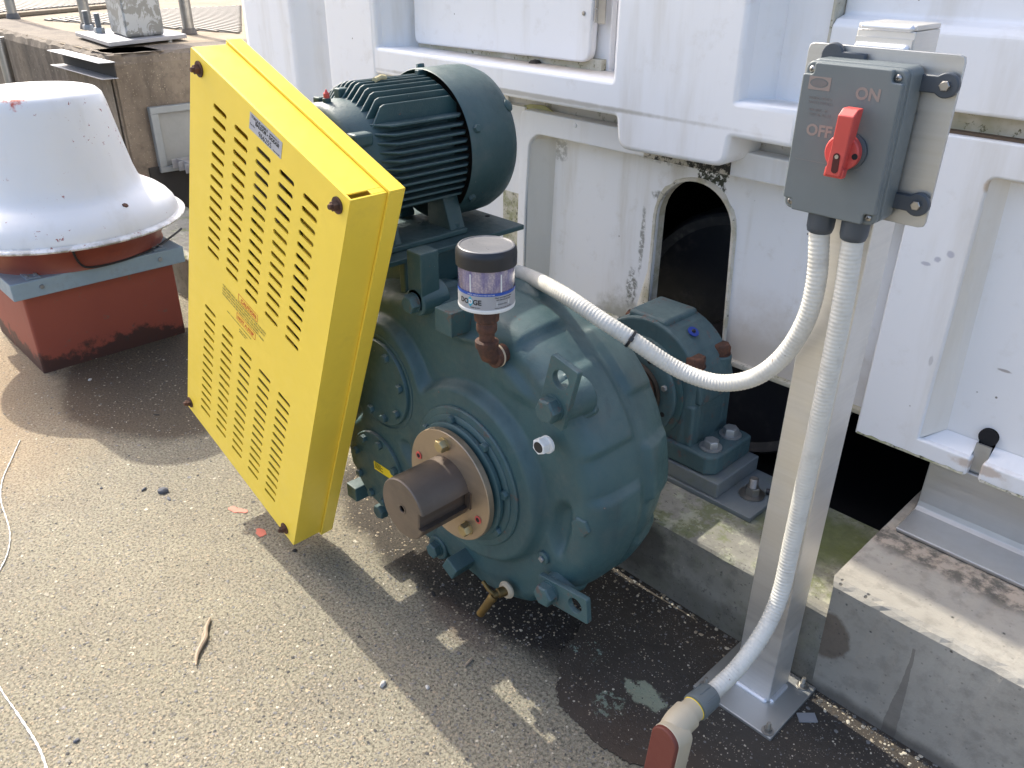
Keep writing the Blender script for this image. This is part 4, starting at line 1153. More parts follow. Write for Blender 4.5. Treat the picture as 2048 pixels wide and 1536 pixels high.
# breather on a rusty elbow
ex, ey, ez = -1.005, 0.0, 0.0
el = on_y(974, 714, 0.984)
b = MB()
b.tube([(el.x + 0.002, 1.04, el.z - 0.004), (el.x + 0.002, 1.015, el.z - 0.004), (el.x + 0.001, 1.002, el.z - 0.002), (el.x, 0.989, el.z + 0.006), (el.x, 0.985, el.z + 0.018), (el.x, 0.984, el.z + 0.032)], 0.0195, 24)
elb = b.build('elbow_fitting', RUSTPIPE, gb)
EM = Matrix.Translation((el.x, 0.984, el.z))
b = MB(); b.lathe([(0.0225,0.022),(0.0235,0.026),(0.0235,0.036),(0.0205,0.038)], EM, 28); b.build('elbow_collar', RUSTPIPE, elb)
b = MB(); b.lathe([(0.0225,0),(0.0235,0.004),(0.0235,0.012),(0.0205,0.014)], axisM((el.x + 0.002, 1.010, el.z - 0.004), (0, -1, 0)), 28); b.build('elbow_collar', RUSTPIPE, elb)
b = MB(); b.lathe([(0.0232,0),(0.0245,0.003),(0.0225,0.005)], axisM((el.x + 0.002, 1.013, el.z - 0.004), (0, -1, 0)), 28); b.build('thread_tape', plain('tan_tape', (0.52, 0.42, 0.30), 0.8), elb)
b = MB(); b.lathe([(0.0155,0.036),(0.0155,0.058)], EM, 24); b.build('nipple', RUSTPIPE, gb)
b = MB(); b.lathe([(0.0185,0.056),(0.0205,0.060),(0.0205,0.072),(0.0190,0.074),(0.0190,0.078),(0.0245,0.082),(0.0250,0.104),(0.0225,0.108)], EM, 28); b.build('reducer_coupling', RUSTPIPE, gb)
b = MB(); b.lathe([(0.0175,0.104),(0.0175,0.116)], EM, 24); b.build('breather_neck', BLACKP, gb)
CZ0 = el.z + 0.112
cupc = Vector((el.x, 0.984, CZ0))
def cup_mat():
    t = NT('clear_cup_purple_beads')
    n = t.noise(t.vmap(t.pos, (60, 60, 14)), 1.0, 5, 0.6); v = t.voro(t.pos, 260)
    c = t.mix(t.ramp(n, 0.38, 0.62), (0.17, 0.15, 0.30), (0.42, 0.36, 0.40))
    c = t.mix(t.ramp(v.outputs['Distance'], 0.3, 0.6, 0.0, 0.35), c, (0.12, 0.10, 0.22))
    return t.done(c, 0.18, 0, t.bump(v.outputs['Distance'], 0.15, 0.001), coat=1.0)
CM = Matrix.Translation(cupc) @ Matrix.Scale(0.955, 4)
b = MB(); b.lathe([(0.030,0.0),(0.052,0.001),(0.0560,0.006),(0.0565,0.105),(0.05,0.107)], CM, 64); cup = b.build('breather_cup', cup_mat(), gb)
b = MB(); b.lathe([(0.0568,0.003),(0.0575,0.006),(0.0575,0.010),(0.0568,0.011)], CM, 64, cap0=False, cap1=False); b.build('white_band', WHITEP, cup)
b = MB(); b.lathe([(0.0570,0.0105),(0.0570,0.040)], CM, 64, cap0=False, cap1=False); b.build('silver_label', GREYLBL, cup)
b = MB(); b.lathe([(0.0572,0.0395),(0.0572,0.0455)], CM, 64, cap0=False, cap1=False); b.build('blue_band', BLUE, cup)
b = MB(); b.lathe([(0.0585,0.089),(0.0605,0.090),(0.0608,0.112),(0.0600,0.120),(0.0570,0.124),(0.0560,0.1255)], CM, 64, cap1=False); b.build('breather_lid', BLACKP, cup)
b = MB(); b.lathe([(0.0560,0.1255),(0.0550,0.1266),(0.0525,0.1270),(0.0505,0.1252),(0.018,0.1248),(0.004,0.1244)], CM, 64); b.build('lid_top', CAPB, cup)
# lettering wrapped on the cup
def wrap(me, ang0, z0, r, Mb):
    for v_ in me.vertices:
        a = ang0 + v_.co.x / r
        x, z_, d = v_.co.x, v_.co.y, v_.co.z
        v_.co = Vector(((r + d)*math.cos(a), (r + d)*math.sin(a), z0 + z_))
camdir = math.atan2(-cupc.y, -cupc.x)
def cuptext(s, size, off, z0, mat, bold=0.0, name='lettering', align='LEFT'):
    me = text_mesh(s, size, bold, 0.0001, align)
    wrap(me, camdir + off/0.0572, z0, 0.0574, CM)
    return mobj(name, me, mat, cup, CM)
cuptext('DO', 0.0145, -0.0600, 0.0215, BLACKINK, 0.0004)
cuptext('GE', 0.0145, -0.0280, 0.0215, BLACKINK, 0.0004)
b = MB(); q4 = []
for (dx, dz) in ((-0.0340-0.0085,0.0265),(-0.0340,0.0160),(-0.0340+0.0085,0.0265),(-0.0340,0.0375)):
    a = camdir + dx/0.0572; q4.append(CM @ Vector((0.05735*math.cos(a), 0.05735*math.sin(a), dz)))
b.face(b.verts(q4)); b.build('diamond_logo', CYAN, cup)
cuptext('D', 0.0125, -0.0380, 0.0228, WHITEP, 0.0005)
cuptext('dodge-pt.com', 0.0038, -0.034, 0.0145, BLACKINK)
cuptext('Filter cartridge breather', 0.0042, 0.0160, 0.0345, BLACKINK)
cuptext('with indicating desiccant', 0.0036, 0.0190, 0.0300, BLACKINK)
me = text_mesh('Installation Date:', 0.0032, 0, 0.0001); 
b = MB(); q4 = []
for (dx, dz) in ((0.020,0.0185),(0.050,0.0185),(0.050,0.0265),(0.020,0.0265)):
    a = camdir + dx/0.0572; q4.append(CM @ Vector((0.0573*math.cos(a), 0.0573*math.sin(a), dz)))
b.face(b.verts(q4)); b.build('date_box', WHITEP, cup)
wrap(me, camdir + 0.0215/0.0572, 0.0212, 0.0576, CM); mobj('lettering', me, BLACKINK, cup, CM)
cuptext('Remove when purple turns pink', 0.0030, 0.016, 0.0135, BLACKINK)
cuptext('DODGE  MAINTENANCE FREE  BREATHER', 0.0030, -0.040, 0.0412, WHITEP)
for dx in (-0.033, 0.030):
    a = camdir + dx/0.0565
    b = MB(); b.cyl(CM @ Vector((0.0562*math.cos(a), 0.0562*math.sin(a), 0.046)), CM @ Vector((0.0562*math.cos(a), 0.0562*math.sin(a), 0.082)), 0.0014, n=8); b.build('cup_rib', WHITEP, cup)

# ------------------------------------------------------------------ ELECTRIC MOTOR
MXx, MZ = -1.590, 1.076
mo = thing('electric_motor', 'dark green finned electric motor with round fan cowl on a steel plate', 'motor', (MXx, 1.2, 0.892))
MM = lambda y: axisM((MXx, y, MZ), (0, 1, 0), (1, 0, 0))
b = MB(); b.box((-1.80, 0.985, 0.880), (-1.400, 1.400, 0.892)); b.build('mount_plate', GREEN_M, mo, 0.0015, 1)
for (u, v) in ((820,473),(905,450),(975,432),(840,447)):
    q = on_z(u, v, 0.8925)
    b = MB(); b.cyl((q.x, q.y, 0.8922), (q.x, q.y, 0.8932), 0.0065, n=16); b.build('plate_hole', BLACKIN, mo)
b = MB(); b.lathe([(0.02,0),(0.055,0.0),(0.062,0.012),(0.085,0.022),(0.118,0.030),(0.128,0.042),(0.130,0.085),(0.132,0.095),(0.132,0.30),(0.10,0.31)], MM(0.930), 72); b.build('stator_frame', GREEN_M, mo)
Y0, Y1 = 1.012, 1.262
# cooling fins: upright ones on top, level ones on the sides
def fin(off, quad):
    # quad 0 top, 1 right(+x), 2 left, 3 bottom ; off = offset along the tangent direction
    R0, R1 = 0.120, 0.163
    inn = math.sqrt(max(0.0, R0*R0 - off*off)) - 0.004; o1 = math.sqrt(R1*R1 - off*off)
    th = 0.0026
    prof_ = [(Y0, inn), (Y0 + 0.004, inn + 0.006), (Y0 + 0.040, o1 - 0.004), (Y0 + 0.050, o1), (Y1 - 0.020, o1), (Y1, o1 - 0.018), (Y1, inn)]
    b = MB()
    def f(a, r, h):
        if quad == 0: return Vector((MXx + off + h, a, MZ + r))
        if quad == 3: return Vector((MXx + off + h, a, MZ - r))
        if quad == 1: return Vector((MXx + r, a, MZ + off + h))
        return Vector((MXx - r, a, MZ + off + h))
    b.prism(prof_, -th, th, f)
    return b.build('cooling_fin', GREEN_M, mo, 0.0012, 1)
for k in range(-6, 7):
    fin(k*0.0170, 0)
for k in range(-5, 6):
    fin(k*0.0175, 1)
    if k % 2 == 0: fin(k*0.0175, 2)
b = MB(); b.box((MXx - 0.028, 1.024, MZ + 0.130), (MXx - 0.006, 1.050, MZ + 0.150)); b.build('lifting_boss', GREEN_M, mo, 0.003, 2)
# fan cowl: open rim, rounded back
b = MB(); prf = [(0.158,0.004),(0.161,0.0),(0.1725,0.0),(0.1745,0.003),(0.1755,0.10),(0.174,0.125),(0.166,0.148),(0.150,0.163),(0.120,0.172),(0.03,0.176)]
b.lathe([(0.150,0.12),(0.168,0.10),(0.170,0.004)] + prf[2:], MM(1.247), 96, cap0=False); b.build('fan_cowl', GREEN_M, mo)
b = MB(); b.lathe([(0.158,0),(0.158,0.01)], MM(1.345), 64); b.build('cowl_inside', BLACKIN, mo)
for a in (math.radians(100), math.radians(20), math.radians(-35), math.radians(-60)):
    put('cowl_screw', sm, GREEN_M, mo, (MXx + 0.1745*math.cos(a), 1.268, MZ + 0.1745*math.sin(a)), (math.cos(a), 0, math.sin(a)), 0, 0.9)
for a in (math.radians(34),):
    b = MB(); b.lathe([(0.016,0),(0.014,0.008),(0.008,0.012)], axisM((MXx + 0.163*math.cos(a), 1.388, MZ + 0.163*math.sin(a)), (math.cos(a), 0.3, math.sin(a))), 20); b.build('cowl_boss', GREEN_M, mo)
b = MB(); b.box((MXx - 0.012, 1.235, MZ + 0.135), (MXx + 0.004, 1.262, MZ + 0.172)); b.build('cowl_tab', GREEN_M, mo, 0.002, 1)
# end bell details
b = MB(); b.lathe([(0.0075,0),(0.009,0.006),(0.009,0.016),(0.005,0.017)], Matrix.Translation((MXx + 0.005, 0.985, MZ + 0.120)), 16); b.build('grease_boss', GREEN_M, mo)
b = MB(); b.lathe([(0.006,0.016),(0.0065,0.018),(0.0065,0.026),(0.003,0.030),(0.0015,0.034)], Matrix.Translation((MXx + 0.005, 0.985, MZ + 0.120)), 14); b.build('red_grease_cap', RED, mo)
b = MB(); b.box((MXx - 0.035, 0.975, MZ + 0.110), (MXx - 0.012, 0.997, MZ + 0.136)); b.build('bell_lug', GREEN_M, mo, 0.003, 2)
b = MB(); b.box((MXx + 0.055, 0.965, MZ + 0.052), (MXx + 0.128, 1.014, MZ + 0.080)); b.build('bell_lug', GREEN_M, mo, 0.006, 2)
put('bell_bolt', capb, BLACKP, mo, (MXx + 0.10, 0.967, MZ + 0.062), (0, -1, 0), 0.2, 0.5)
me = fill2d('nameplate', rrect(0, 0, 0.05, 0.03, 0.002), [], 0.0008)
# feet
for y0, y1 in ((1.02, 1.062), (1.205, 1.25)):
    for sg_ in (1, -1):
        x0, x1 = sorted((MXx + sg_*0.055, MXx + sg_*0.145))
        b = MB(); b.prism([(x0, 0.8935), (x1, 0.8935), (x1 - (0.004 if sg_ > 0 else 0), 0.905), (x1 - (0.035 if sg_ > 0 else 0.055), 0.99), (x0 + (0 if sg_ > 0 else 0.035), 0.99)], y0, y1, fnY)
        b.build('foot', GREEN_M, mo, 0.003, 2)
b = MB(); b.box((MXx + 0.04, 1.02, 0.8935), (MXx + 0.150, 1.25, 0.907)); b.build('foot_pad', GREEN_M, mo, 0.003, 2)
for y in (1.04, 1.228):
    put('foot_bolt', big, GREEN_M, mo, (MXx + 0.128, y, 0.9072), (0, 0, 1), 0.3, 0.6)
b = MB(); b.cyl((MXx, 0.86, MZ), (MXx, 0.95, MZ), 0.024, n=24); b.build('motor_shaft', STEEL_D, mo)
b = MB(); b.tube([(MXx + 0.02, 1.10, MZ + 0.164), (MXx + 0.015, 1.12, MZ + 0.168), (MXx + 0.012, 1.135, MZ + 0.165)], 0.006, 8); b.build('dead_leaf', plain('dry_leaf', (0.55, 0.48, 0.28), 0.8), mo)

# ------------------------------------------------------------------ BELT GUARD
gcen = CAM_POS + (Vector((-1.795, 0.83, 0.655)) - CAM_POS)*0.97
gw, gh = 0.604*0.97, 1.152*0.97
gu = Vector((0.928, 0.016, -0.373)).normalized(); gv = Vector((-0.373, -0.005, -0.928)); gv = (gv - gu*gv.dot(gu)).normalized()
gn = gu.cross(gv)
if gn.y > 0: gn = -gn
gt = gcen - gu*gw/2 - gv*gh/2
# local frame: x = u, y = -v (so y up), z = outward normal towards the camera
GM = Matrix.Identity(4)
for i in range(3): GM[i][0], GM[i][1], GM[i][2], GM[i][3] = gu[i], -gv[i], gn[i], gt[i]
if GM.to_3x3().determinant() < 0:
    print('guard frame flipped')
gd = thing('belt_guard', 'tall yellow slotted sheet metal belt guard leaning in front of the green drive', 'belt guard', (gcen.x, gcen.y + 0.05, 0.06))
K = 0.97
D = 0.088
slots = []
def slot(u0, v0, L, wd=0.0118):
    r = wd/2
    pts = []
    for k in range(5): a = -PI/2 + PI*k/4; pts.append((u0 + L - r + r*math.cos(a), -(v0) + r*math.sin(a)))
    for k in range(5): a = PI/2 + PI*k/4; pts.append((u0 + r + r*math.cos(a), -(v0) + r*math.sin(a)))
    return pts
for c in range(5):
    ua, ub = (0.102 + 0.0890*c)*K, (0.0935 + 0.0898*c)*K
    for k in range(14):
        t = k/13; slots.append(slot(ua + (ub-ua)*t, (0.080 + (0.472-0.080)*t)*K, 0.0565*K))
for c in range(5):
    ua, ub = (0.089 + 0.0905*c)*K, (0.080 + 0.0900*c)*K
    for k in range(14):
        t = k/13; slots.append(slot(ua + (ub-ua)*t, (0.668 + (1.074-0.668)*t)*K, 0.0555*K))
me = fill2d('slotted_face', round_poly([(0,0),(0,-gh),(gw,-gh),(gw,0)], 0.004), slots, 0.003, 0.0)
face = mobj('slotted_face', me, YELLOW, gd, GM @ Matrix.Translation((0, 0, -0.0015)))
b = MB()
t_ = 0.003
b.box((0.0, -t_, -D), (gw - 0.019, 0, -0.0032), GM); b.box((gw - 0.005, -t_, -D), (gw, 0, -0.0032), GM)
b.box((gw - 0.0188, -t_, -D), (gw - 0.0052, 0, -0.052), GM); b.box((gw - 0.0188, -t_, -0.006), (gw - 0.0052, 0, -0.0032), GM)
b.box((gw - t_, -gh, -D), (gw, -t_ - 0.0003, -0.0032), GM); b.box((0, -gh, -D), (t_, -t_ - 0.0003, -0.0032), GM); b.box((t_ + .0003, -gh, -D), (gw - t_ - .0003, -gh + t_, -0.0032), GM)
b.build('side_walls', YELLOW, gd, 0.0012, 2)
e = 0.007
b = MB()
b.box((-e, 0.001, -D - 0.030), (gw + e, e, -D + 0.004), GM); b.box((gw + 0.001, -gh - e, -D - 0.030), (gw + e, 0.0007, -D + 0.004), GM)
b.box((-e, -gh - e, -D - 0.030), (-0.001, 0.0007, -D + 0.004), GM); b.box((-0.0007, -gh - e, -D - 0.030), (gw + 0.0007, -gh - 0.001, -D + 0.004), GM)
b.box((-e, -gh - e, -D - 0.033), (gw + e, e, -D - 0.0303), GM)
b.build('backing_tray', YELLOW, gd, 0.001, 2)
# sheaves and belts inside
def g2w(u, v, n_): return GM @ Vector((u*K, -v*K, n_))
mc = Vector((MXx, 0, MZ))
b = MB(); b.lathe([(0.02,0),(0.085,0),(0.078,0.012),(0.085,0.024),(0.078,0.036),(0.085,0.048),(0.02,0.048)], axisM((MXx - 0.02, gcen.y + 0.025, 1.05), (0, 1, 0)), 40); b.build('drive_sheave', STEEL_D, gd)
b = MB(); b.lathe([(0.02,0),(0.155,0),(0.148,0.012),(0.155,0.024),(0.148,0.036),(0.155,0.048),(0.02,0.048)], axisM((-1.80, gcen.y + 0.025, 0.40), (0, 1, 0)), 48); b.build('driven_sheave', STEEL_D, gd)
b = MB()
for s, (ra, rb) in ((1, (0.085, 0.155)), (-1, (0.085, 0.155))):
    d = (Vector((-1.80, 0, 0.40)) - Vector((MXx - 0.02, 0, 1.05))).normalized(); nrm = Vector((d.z, 0, -d.x))*s
    pA = Vector((MXx - 0.02, gcen.y + 0.049, 1.05)) + nrm*ra; pB = Vector((-1.80, gcen.y + 0.049, 0.40)) + nrm*rb
    b.tube([pA, pB], 0.012, 8)
b.build('drive_belt', BLACKP, gd)
gbm = hex_mesh('guard_nut', 0.0105, 0.010, 0.0165, 0.0025, 0.0058, 0.006, False)
for (u, v) in ((0.040, 0.030), (0.570, 0.032), (0.016, 1.122), (0.555, 1.128)):
    put('guard_nut', gbm, RUST, gd, g2w(u, v, 0.0002), gn, random.random())
# stickers and printing
b = MB(); b.box((0.249*K, -0.052*K, 0.0002), (0.372*K, -0.014*K, 0.0007), GM); st = b.build('sticker', STICKER, gd)
def gtext(s, size, u, v, mat, bold=0.0, parent=None, align='LEFT', z=0.0010):
    me = text_mesh(s, size, bold, 0.0001, align)
    return mobj('lettering', me, mat, parent or gd, GM @ Matrix.Translation((u*K, -v*K, z)))
gtext('TORQUE-ARM II', 0.0085, 0.255, 0.0235, BLACKINK, 0.0001, st)
gtext('BALDOR \u2022 DODGE', 0.0105, 0.272, 0.0325, BLACKINK, 0.0004, st)
gtext('Part No.', 0.0055, 0.252, 0.0405, BLACKINK, 0, st)
gtext('GREENVILLE, SC', 0.0050, 0.325, 0.0225, BLACKINK, 0, st)
gtext('966255', 0.0165, 0.285, 0.0495, BLACKINK, 0.0, st)
gtext('Made in USA', 0.0045, 0.342, 0.0495, BLACKINK, 0, st)
def frame_(u0, v0, u1, v1, w_, mat):
    me = fill2d('warning_frame', [(u0*K,-v1*K),(u1*K,-v1*K),(u1*K,-v0*K),(u0*K,-v0*K)], [[(u0*K+w_,-v1*K+w_),(u1*K-w_,-v1*K+w_),(u1*K-w_,-v0*K-w_),(u0*K+w_,-v0*K-w_)]], 0.0003)
    return mobj('warning_frame', me, mat, gd, GM @ Matrix.Translation((0, 0, 0.0005)))
frame_(0.247, 0.505, 0.337, 0.5265, 0.0009, REDINK)
gtext('CAUTION', 0.0150, 0.260, 0.5215, REDINK, 0.0003)
frame_(0.245, 0.567, 0.334, 0.589, 0.0009, REDINK)
gtext('NOT A STEP', 0.0135, 0.250, 0.5835, REDINK, 0.0003)
lines = ['THE GUARD MUST BE IN PLACE BEFORE STARTING THE DRIVE', 'KEEP HANDS AND CLOTHING CLEAR OF ALL MOVING BELTS', 'LOCK OUT POWER BEFORE REMOVING THIS GUARD', 'FAILURE TO DO SO MAY RESULT IN SERIOUS BODILY INJURY']
for i, s in enumerate(lines):
    gtext(s, 0.0070, 0.174, 0.5345 + i*0.0092, INKGREY, 0.00005)
gtext('SAFETY GUARD PROVIDED BY THE MANUFACTURER', 0.0048, 0.200, 0.601, INKGREY)
gtext('READ MANUAL', 0.0055, 0.262, 0.613, INKGREY); gtext('BEFORE USE', 0.0055, 0.262, 0.620, INKGREY)

# ------------------------------------------------------------------ SWITCH POST
po = thing('switch_post', 'square aluminium post on a welded base plate beside the concrete curb', 'post', (-0.562, 1.34, 0))
PX0, PX1, PY0, PY1 = -0.606, -0.517, 1.312, 1.400
b = MB(); b.box((PX0, PY0, 0.0125), (PX1, PY1, 1.396)); b.build('tube', ALU, po, 0.002, 2)
b = MB(); b.box((PX0 + 0.0005, PY0 + 0.0005, 1.3965), (PX1 - 0.0005, PY1 - 0.0005, 1.404)); b.build('end_cap', ALU, po, 0.002, 2)
b = MB(); b.box((-0.662, 1.231, 0.003), (-0.463, 1.4295, 0.012)); b.build('base_plate', ALU2, po, 0.002, 2)
b = MB(); b.box((-0.660, 1.233, -0.001), (-0.465, 1.4275, 0.003)); b.build('grout_pad', plain('black_shim', (0.03, 0.03, 0.03), 0.9), po)
an = hex_mesh('anchor_nut', 0.0085, 0.009, 0.0135, 0.002, 0.0048, 0.013, False)
for (u, v) in ((1535, 1462), (1605, 1372)):
    q = on_z(u, v, 0.012); put('anchor_nut', an, SS, po, (q.x, q.y, 0.0122), (0, 0, 1), 0.4)
put('anchor_nut', an, SS, po, (-0.642, 1.25, 0.0122), (0, 0, 1), 0.4)
def weld(p0, p1, r):
    p0, p1 = Vector(p0), Vector(p1); n = max(4, int((p1-p0).length/0.0032))
    b = MB(); b.tube([p0.lerp(p1, k/n) for k in range(n+1)], r, 10, rfn=lambda i: r*(1.0 + 0.07*(i % 2)) if 0 < i < n else r*0.5)
    return b.build('weld', WELD, po)
weld((-0.600, PY0 - 0.003, 0.0145), (-0.520, PY0 - 0.003, 0.0145), 0.0058)
weld((PX1 + 0.003, 1.316, 0.0145), (PX1 + 0.003, 1.385, 0.0145), 0.0058)
weld((PX0 + 0.004, PY0 + 0.002, 1.399), (PX1 - 0.004, PY0 + 0.002, 1.399), 0.0055)
# mounting plate
MY = 1.300
me = fill2d('mounting_plate', round_poly([(-0.673,1.125),(-0.438,1.125),(-0.438,1.371),(-0.673,1.371)], 0.009, 2), [], 0.0065, 0.0008, 1)
mobj('mounting_plate', me, ALU2, po, Matrix.Translation((0, MY + 0.0035, 0)) @ MxY)
b = MB(); b.box((PX0 + 0.002, 1.3072, 1.14), (PX1 - 0.002, 1.3115, 1.385)); b.build('plate_spacer', ALU, po)
weld((PX0 + 0.004, 1.3065, 1.3725), (PX1 - 0.004, 1.3065, 1.3725), 0.0055)

# ------------------------------------------------------------------ SAFETY SWITCH
sw = thing('safety_switch', 'grey rotary safety switch with a red handle turned to ON, bolted to the aluminium post', 'switch', (-0.58, 1.25, 1.12))
BY0 = 1.234          # lid front
c0 = on_y(1610, 124, BY0); c1 = on_y(1808, 146, BY0); c2_ = on_y(1740, 456, BY0); c3 = on_y(1567, 408, BY0)
bx0, bx1, bz0, bz1 = (c0.x + c3.x)/2, (c1.x + c2_.x)/2, (c2_.z + c3.z)/2, (c0.z + c1.z)/2
def soft_box(x0, x1, y0, y1, z0, z1, r, name, mat, parent):
    me = fill2d(name, rrect(x0, z0, x1, z1, r, 6), [], y1 - y0, 0.0035, 3)
    o = mobj(name, me, mat, parent, Matrix.Translation((0, (y0+y1)/2, 0)) @ MxY)
    for p in me.polygons: p.use_smooth = True
    me.set_sharp_from_angle(angle=math.radians(60))
    return o
soft_box(bx0 + 0.002, bx1 + 0.002, BY0 + 0.020, MY - 0.004, bz0 + 0.002, bz1 + 0.002, 0.010, 'enclosure', GREYBOX, sw)
# lid with scooped corners
sc = 0.017
lid = [(bx0+sc,bz0),(bx1-sc,bz0),(bx1-sc,bz0+sc),(bx1,bz0+sc),(bx1,bz1-sc),(bx1-sc,bz1-sc),(bx1-sc,bz1),(bx0+sc,bz1),(bx0+sc,bz1-sc),(bx0,bz1-sc),(bx0,bz0+sc),(bx0+sc,bz0+sc)]
me = fill2d('lid', round_poly(lid, [.002,.002,.009,.002,.002,.009,.002,.002,.009,.002,.002,.009], 5), [], 0.012, 0.002, 2)
mobj('lid', me, GREYBOX, sw, Matrix.Translation((0, BY0 + 0.006, 0)) @ MxY)
soft_box(bx0 + 0.0005, bx1 - 0.0005, BY0 + 0.0085, BY0 + 0.022, bz0 + 0.0005, bz1 - 0.0005, 0.009, 'lid_base', GREYBOX, sw)
scr = hex_mesh('lid_screw', 0.0001, 0.0001)
for x in (bx0 + 0.009, bx1 - 0.009):
    for z in (bz0 + 0.009, bz1 - 0.009):
        b = MB(); b.lathe([(0.0052,0),(0.0050,0.0022),(0.0034,0.0036),(0.0012,0.0040)], axisM((x, BY0 + 0.0085, z), (0, -1, 0)), 20); s1 = b.build('lid_screw', SS, sw)
        b = MB(); b.box((x - 0.0026, BY0 + 0.0042, z - 0.0005), (x + 0.0026, BY0 + 0.0050, z + 0.0005)); b.box((x - 0.0005, BY0 + 0.00415, z - 0.0026), (x + 0.0005, BY0 + 0.00505, z + 0.0026)); b.build('screw_cross', BLACKIN, s1)
# mounting ears
ebm = hex_mesh('ear_bolt', 0.0075, 0.006)
for (x, z, s) in ((bx1, bz1 - 0.018, 1), (bx1, bz0 + 0.030, 1), (bx0, bz1 - 0.004, -1)):
    L = 0.040
    pts = [(x - s*0.004, z - 0.009)]
    cx_ = x + s*L if s > 0 else x + 0.022
    zz = z
    if s < 0: cx_ = x + 0.012; zz = bz1 + 0.008
    arr = [(cx_ + 0.0155*math.cos(a), zz + 0.0155*math.sin(a)) for a in [(-2.2 + 4.4*k/16) if s > 0 else (PI*0.05 + PI*1.0*k/16) for k in range(17)]]
    if s > 0: polye = [(x - 0.006, zz - 0.010)] + [(cx_ - 0.013, zz - 0.010)] + arr + [(cx_ - 0.013, zz + 0.010), (x - 0.006, zz + 0.010)]
    else: polye = arr + [(cx_ - 0.015, zz - 0.02), (cx_ + 0.05, zz - 0.02), (cx_ + 0.05, zz + 0.003), (cx_ + 0.018, zz + 0.004)]
    me = fill2d('mounting_ear', polye, [], 0.011, 0.002, 2)
    ear_o = mobj('mounting_ear', me, GREYBOX_D, sw, Matrix.Translation((0, MY - 0.0065, 0)) @ MxY)
    if s > 0: put('ear_bolt', ebm, SS, ear_o, (cx_, MY - 0.0122, zz), (0, -1, 0), 0.3)
# rotary handle
hub = on_y(1687, 305, BY0 - 0.012)
b = MB(); b.lathe([(0.027,0),(0.027,0.004),(0.024,0.006)], axisM((hub.x + 0.004, BY0 - 0.0002, hub.z + 0.001), (0, -1, 0)), 48); b.build('handle_base', GREYBOX_D, sw)
b = MB(); b.lathe([(0.0265,0),(0.0265,0.010),(0.0245,0.012)], axisM((hub.x - 0.001, BY0 - 0.0062, hub.z), (0, -1, 0)), 56); hd = b.build('red_dial', RED, sw)
top = on_y(1706, 203, BY0 - 0.038); bot = on_y(1677, 343, BY0 - 0.030)
HT, HB = 0.066, 0.034
gw_ = 0.0122
pr = [(-HB, 0.006), (-HB, 0.0225), (-HB + 0.003, 0.0245), (0.004, 0.0265), (HT - 0.010, 0.034), (HT, 0.024), (HT, 0.008), (0.022, 0.006)]
b = MB(); b.prism(pr, -gw_, gw_, lambda a, d_, h: Vector((hub.x + h + 0.10*a, BY0 - d_ - 0.006, hub.z + a))); lever = b.build('red_lever', RED, sw, 0.0018, 2)
b = MB(); b.prism([(-HB - 0.002, 0.008),(-0.021, 0.008),(-0.021,0.0215),(-HB - 0.002,0.0205)], -gw_ - 0.0030, gw_ + 0.0030, lambda a, d_, h: Vector((hub.x + h + 0.10*a, BY0 - d_ - 0.006, hub.z + a))); b.build('lever_foot', RED, sw, 0.002, 2)
me = fill2d('padlock_slot', rrect(-0.0052, -0.027, 0.0052, 0.003, 0.005, 6), [], 0.001)
sl0 = Matrix.Translation((hub.x, BY0 - 0.0325, hub.z - 0.001)) @ Matrix.Rotation(math.radians(3.5), 4, 'X') @ MxY
mobj('padlock_slot', me, plain('dark_red_hole', (0.06, 0.006, 0.006), 0.6), sw, sl0)
b = MB(); b.lathe([(0.003,0),(0.003,0.0008)], axisM((hub.x + 0.0008, BY0 - 0.0338, hub.z - 0.003), (0, -1, 0)), 14); b.build('handle_screw', SS, sw)
b = MB(); b.lathe([(0.0045,0),(0.0045,0.001)], axisM((hub.x + 0.021, BY0 - 0.0182, hub.z - 0.002), (0, -1, 0)), 14); b.build('dial_notch', BLACKIN, sw)
def stext(s, size, px, mat, bold=0.0, y=None):
    q = on_y(px[0], px[1], BY0)
    me = text_mesh(s, size, bold, 0.0001)
    return mobj('lettering', me, mat, sw, Matrix.Translation((q.x, BY0 - 0.0003, q.z)) @ MxY)
stext('ON', 0.0235, (1709, 197), PRINT, 0.0008)
stext('OFF', 0.0235, (1611, 268), PRINT, 0.0008)
q = on_y(1639, 166, BY0); 
me = fill2d('maker_badge', [(-0.017,-0.010),(0.018,-0.010),(0.018,0.009),(-0.017,0.009)], [[(0.0145*math.cos(2*PI*k/28), 0.0068*math.sin(2*PI*k/28)) for k in range(28)]], 0.0003)
mobj('maker_badge', me, PRINT, sw, Matrix.Translation((q.x, BY0 - 0.0003, q.z)) @ MxY)
me = fill2d('badge_oval', [(0.0125*math.cos(2*PI*k/28), 0.0054*math.sin(2*PI*k/28)) for k in range(28)], [], 0.0003)
mobj('badge_oval', me, plain('greyish_print', (0.16, 0.15, 0.145), 0.6), sw, Matrix.Translation((q.x, BY0 - 0.0003, q.z)) @ MxY)
FAINT = plain('faint_print', (0.19, 0.175, 0.165), 0.6)
for i, s in enumerate(['WIRING DEVICE', 'SAFETY SWITCH', '30A 600V~ 3P', 'TYPE 3R, 4X, 12']):
    stext(s, 0.0052, (1617, 196 + i*9 + (6 if i > 1 else 0)), FAINT)
b = MB(); qa = on_y(1590, 316, BY0); b.box((qa.x, BY0 - 0.0003, qa.z - 0.0003), (bx1 - 0.03, BY0 + 0.0004, qa.z + 0.0003)); b.build('print_line', FAINT, sw)
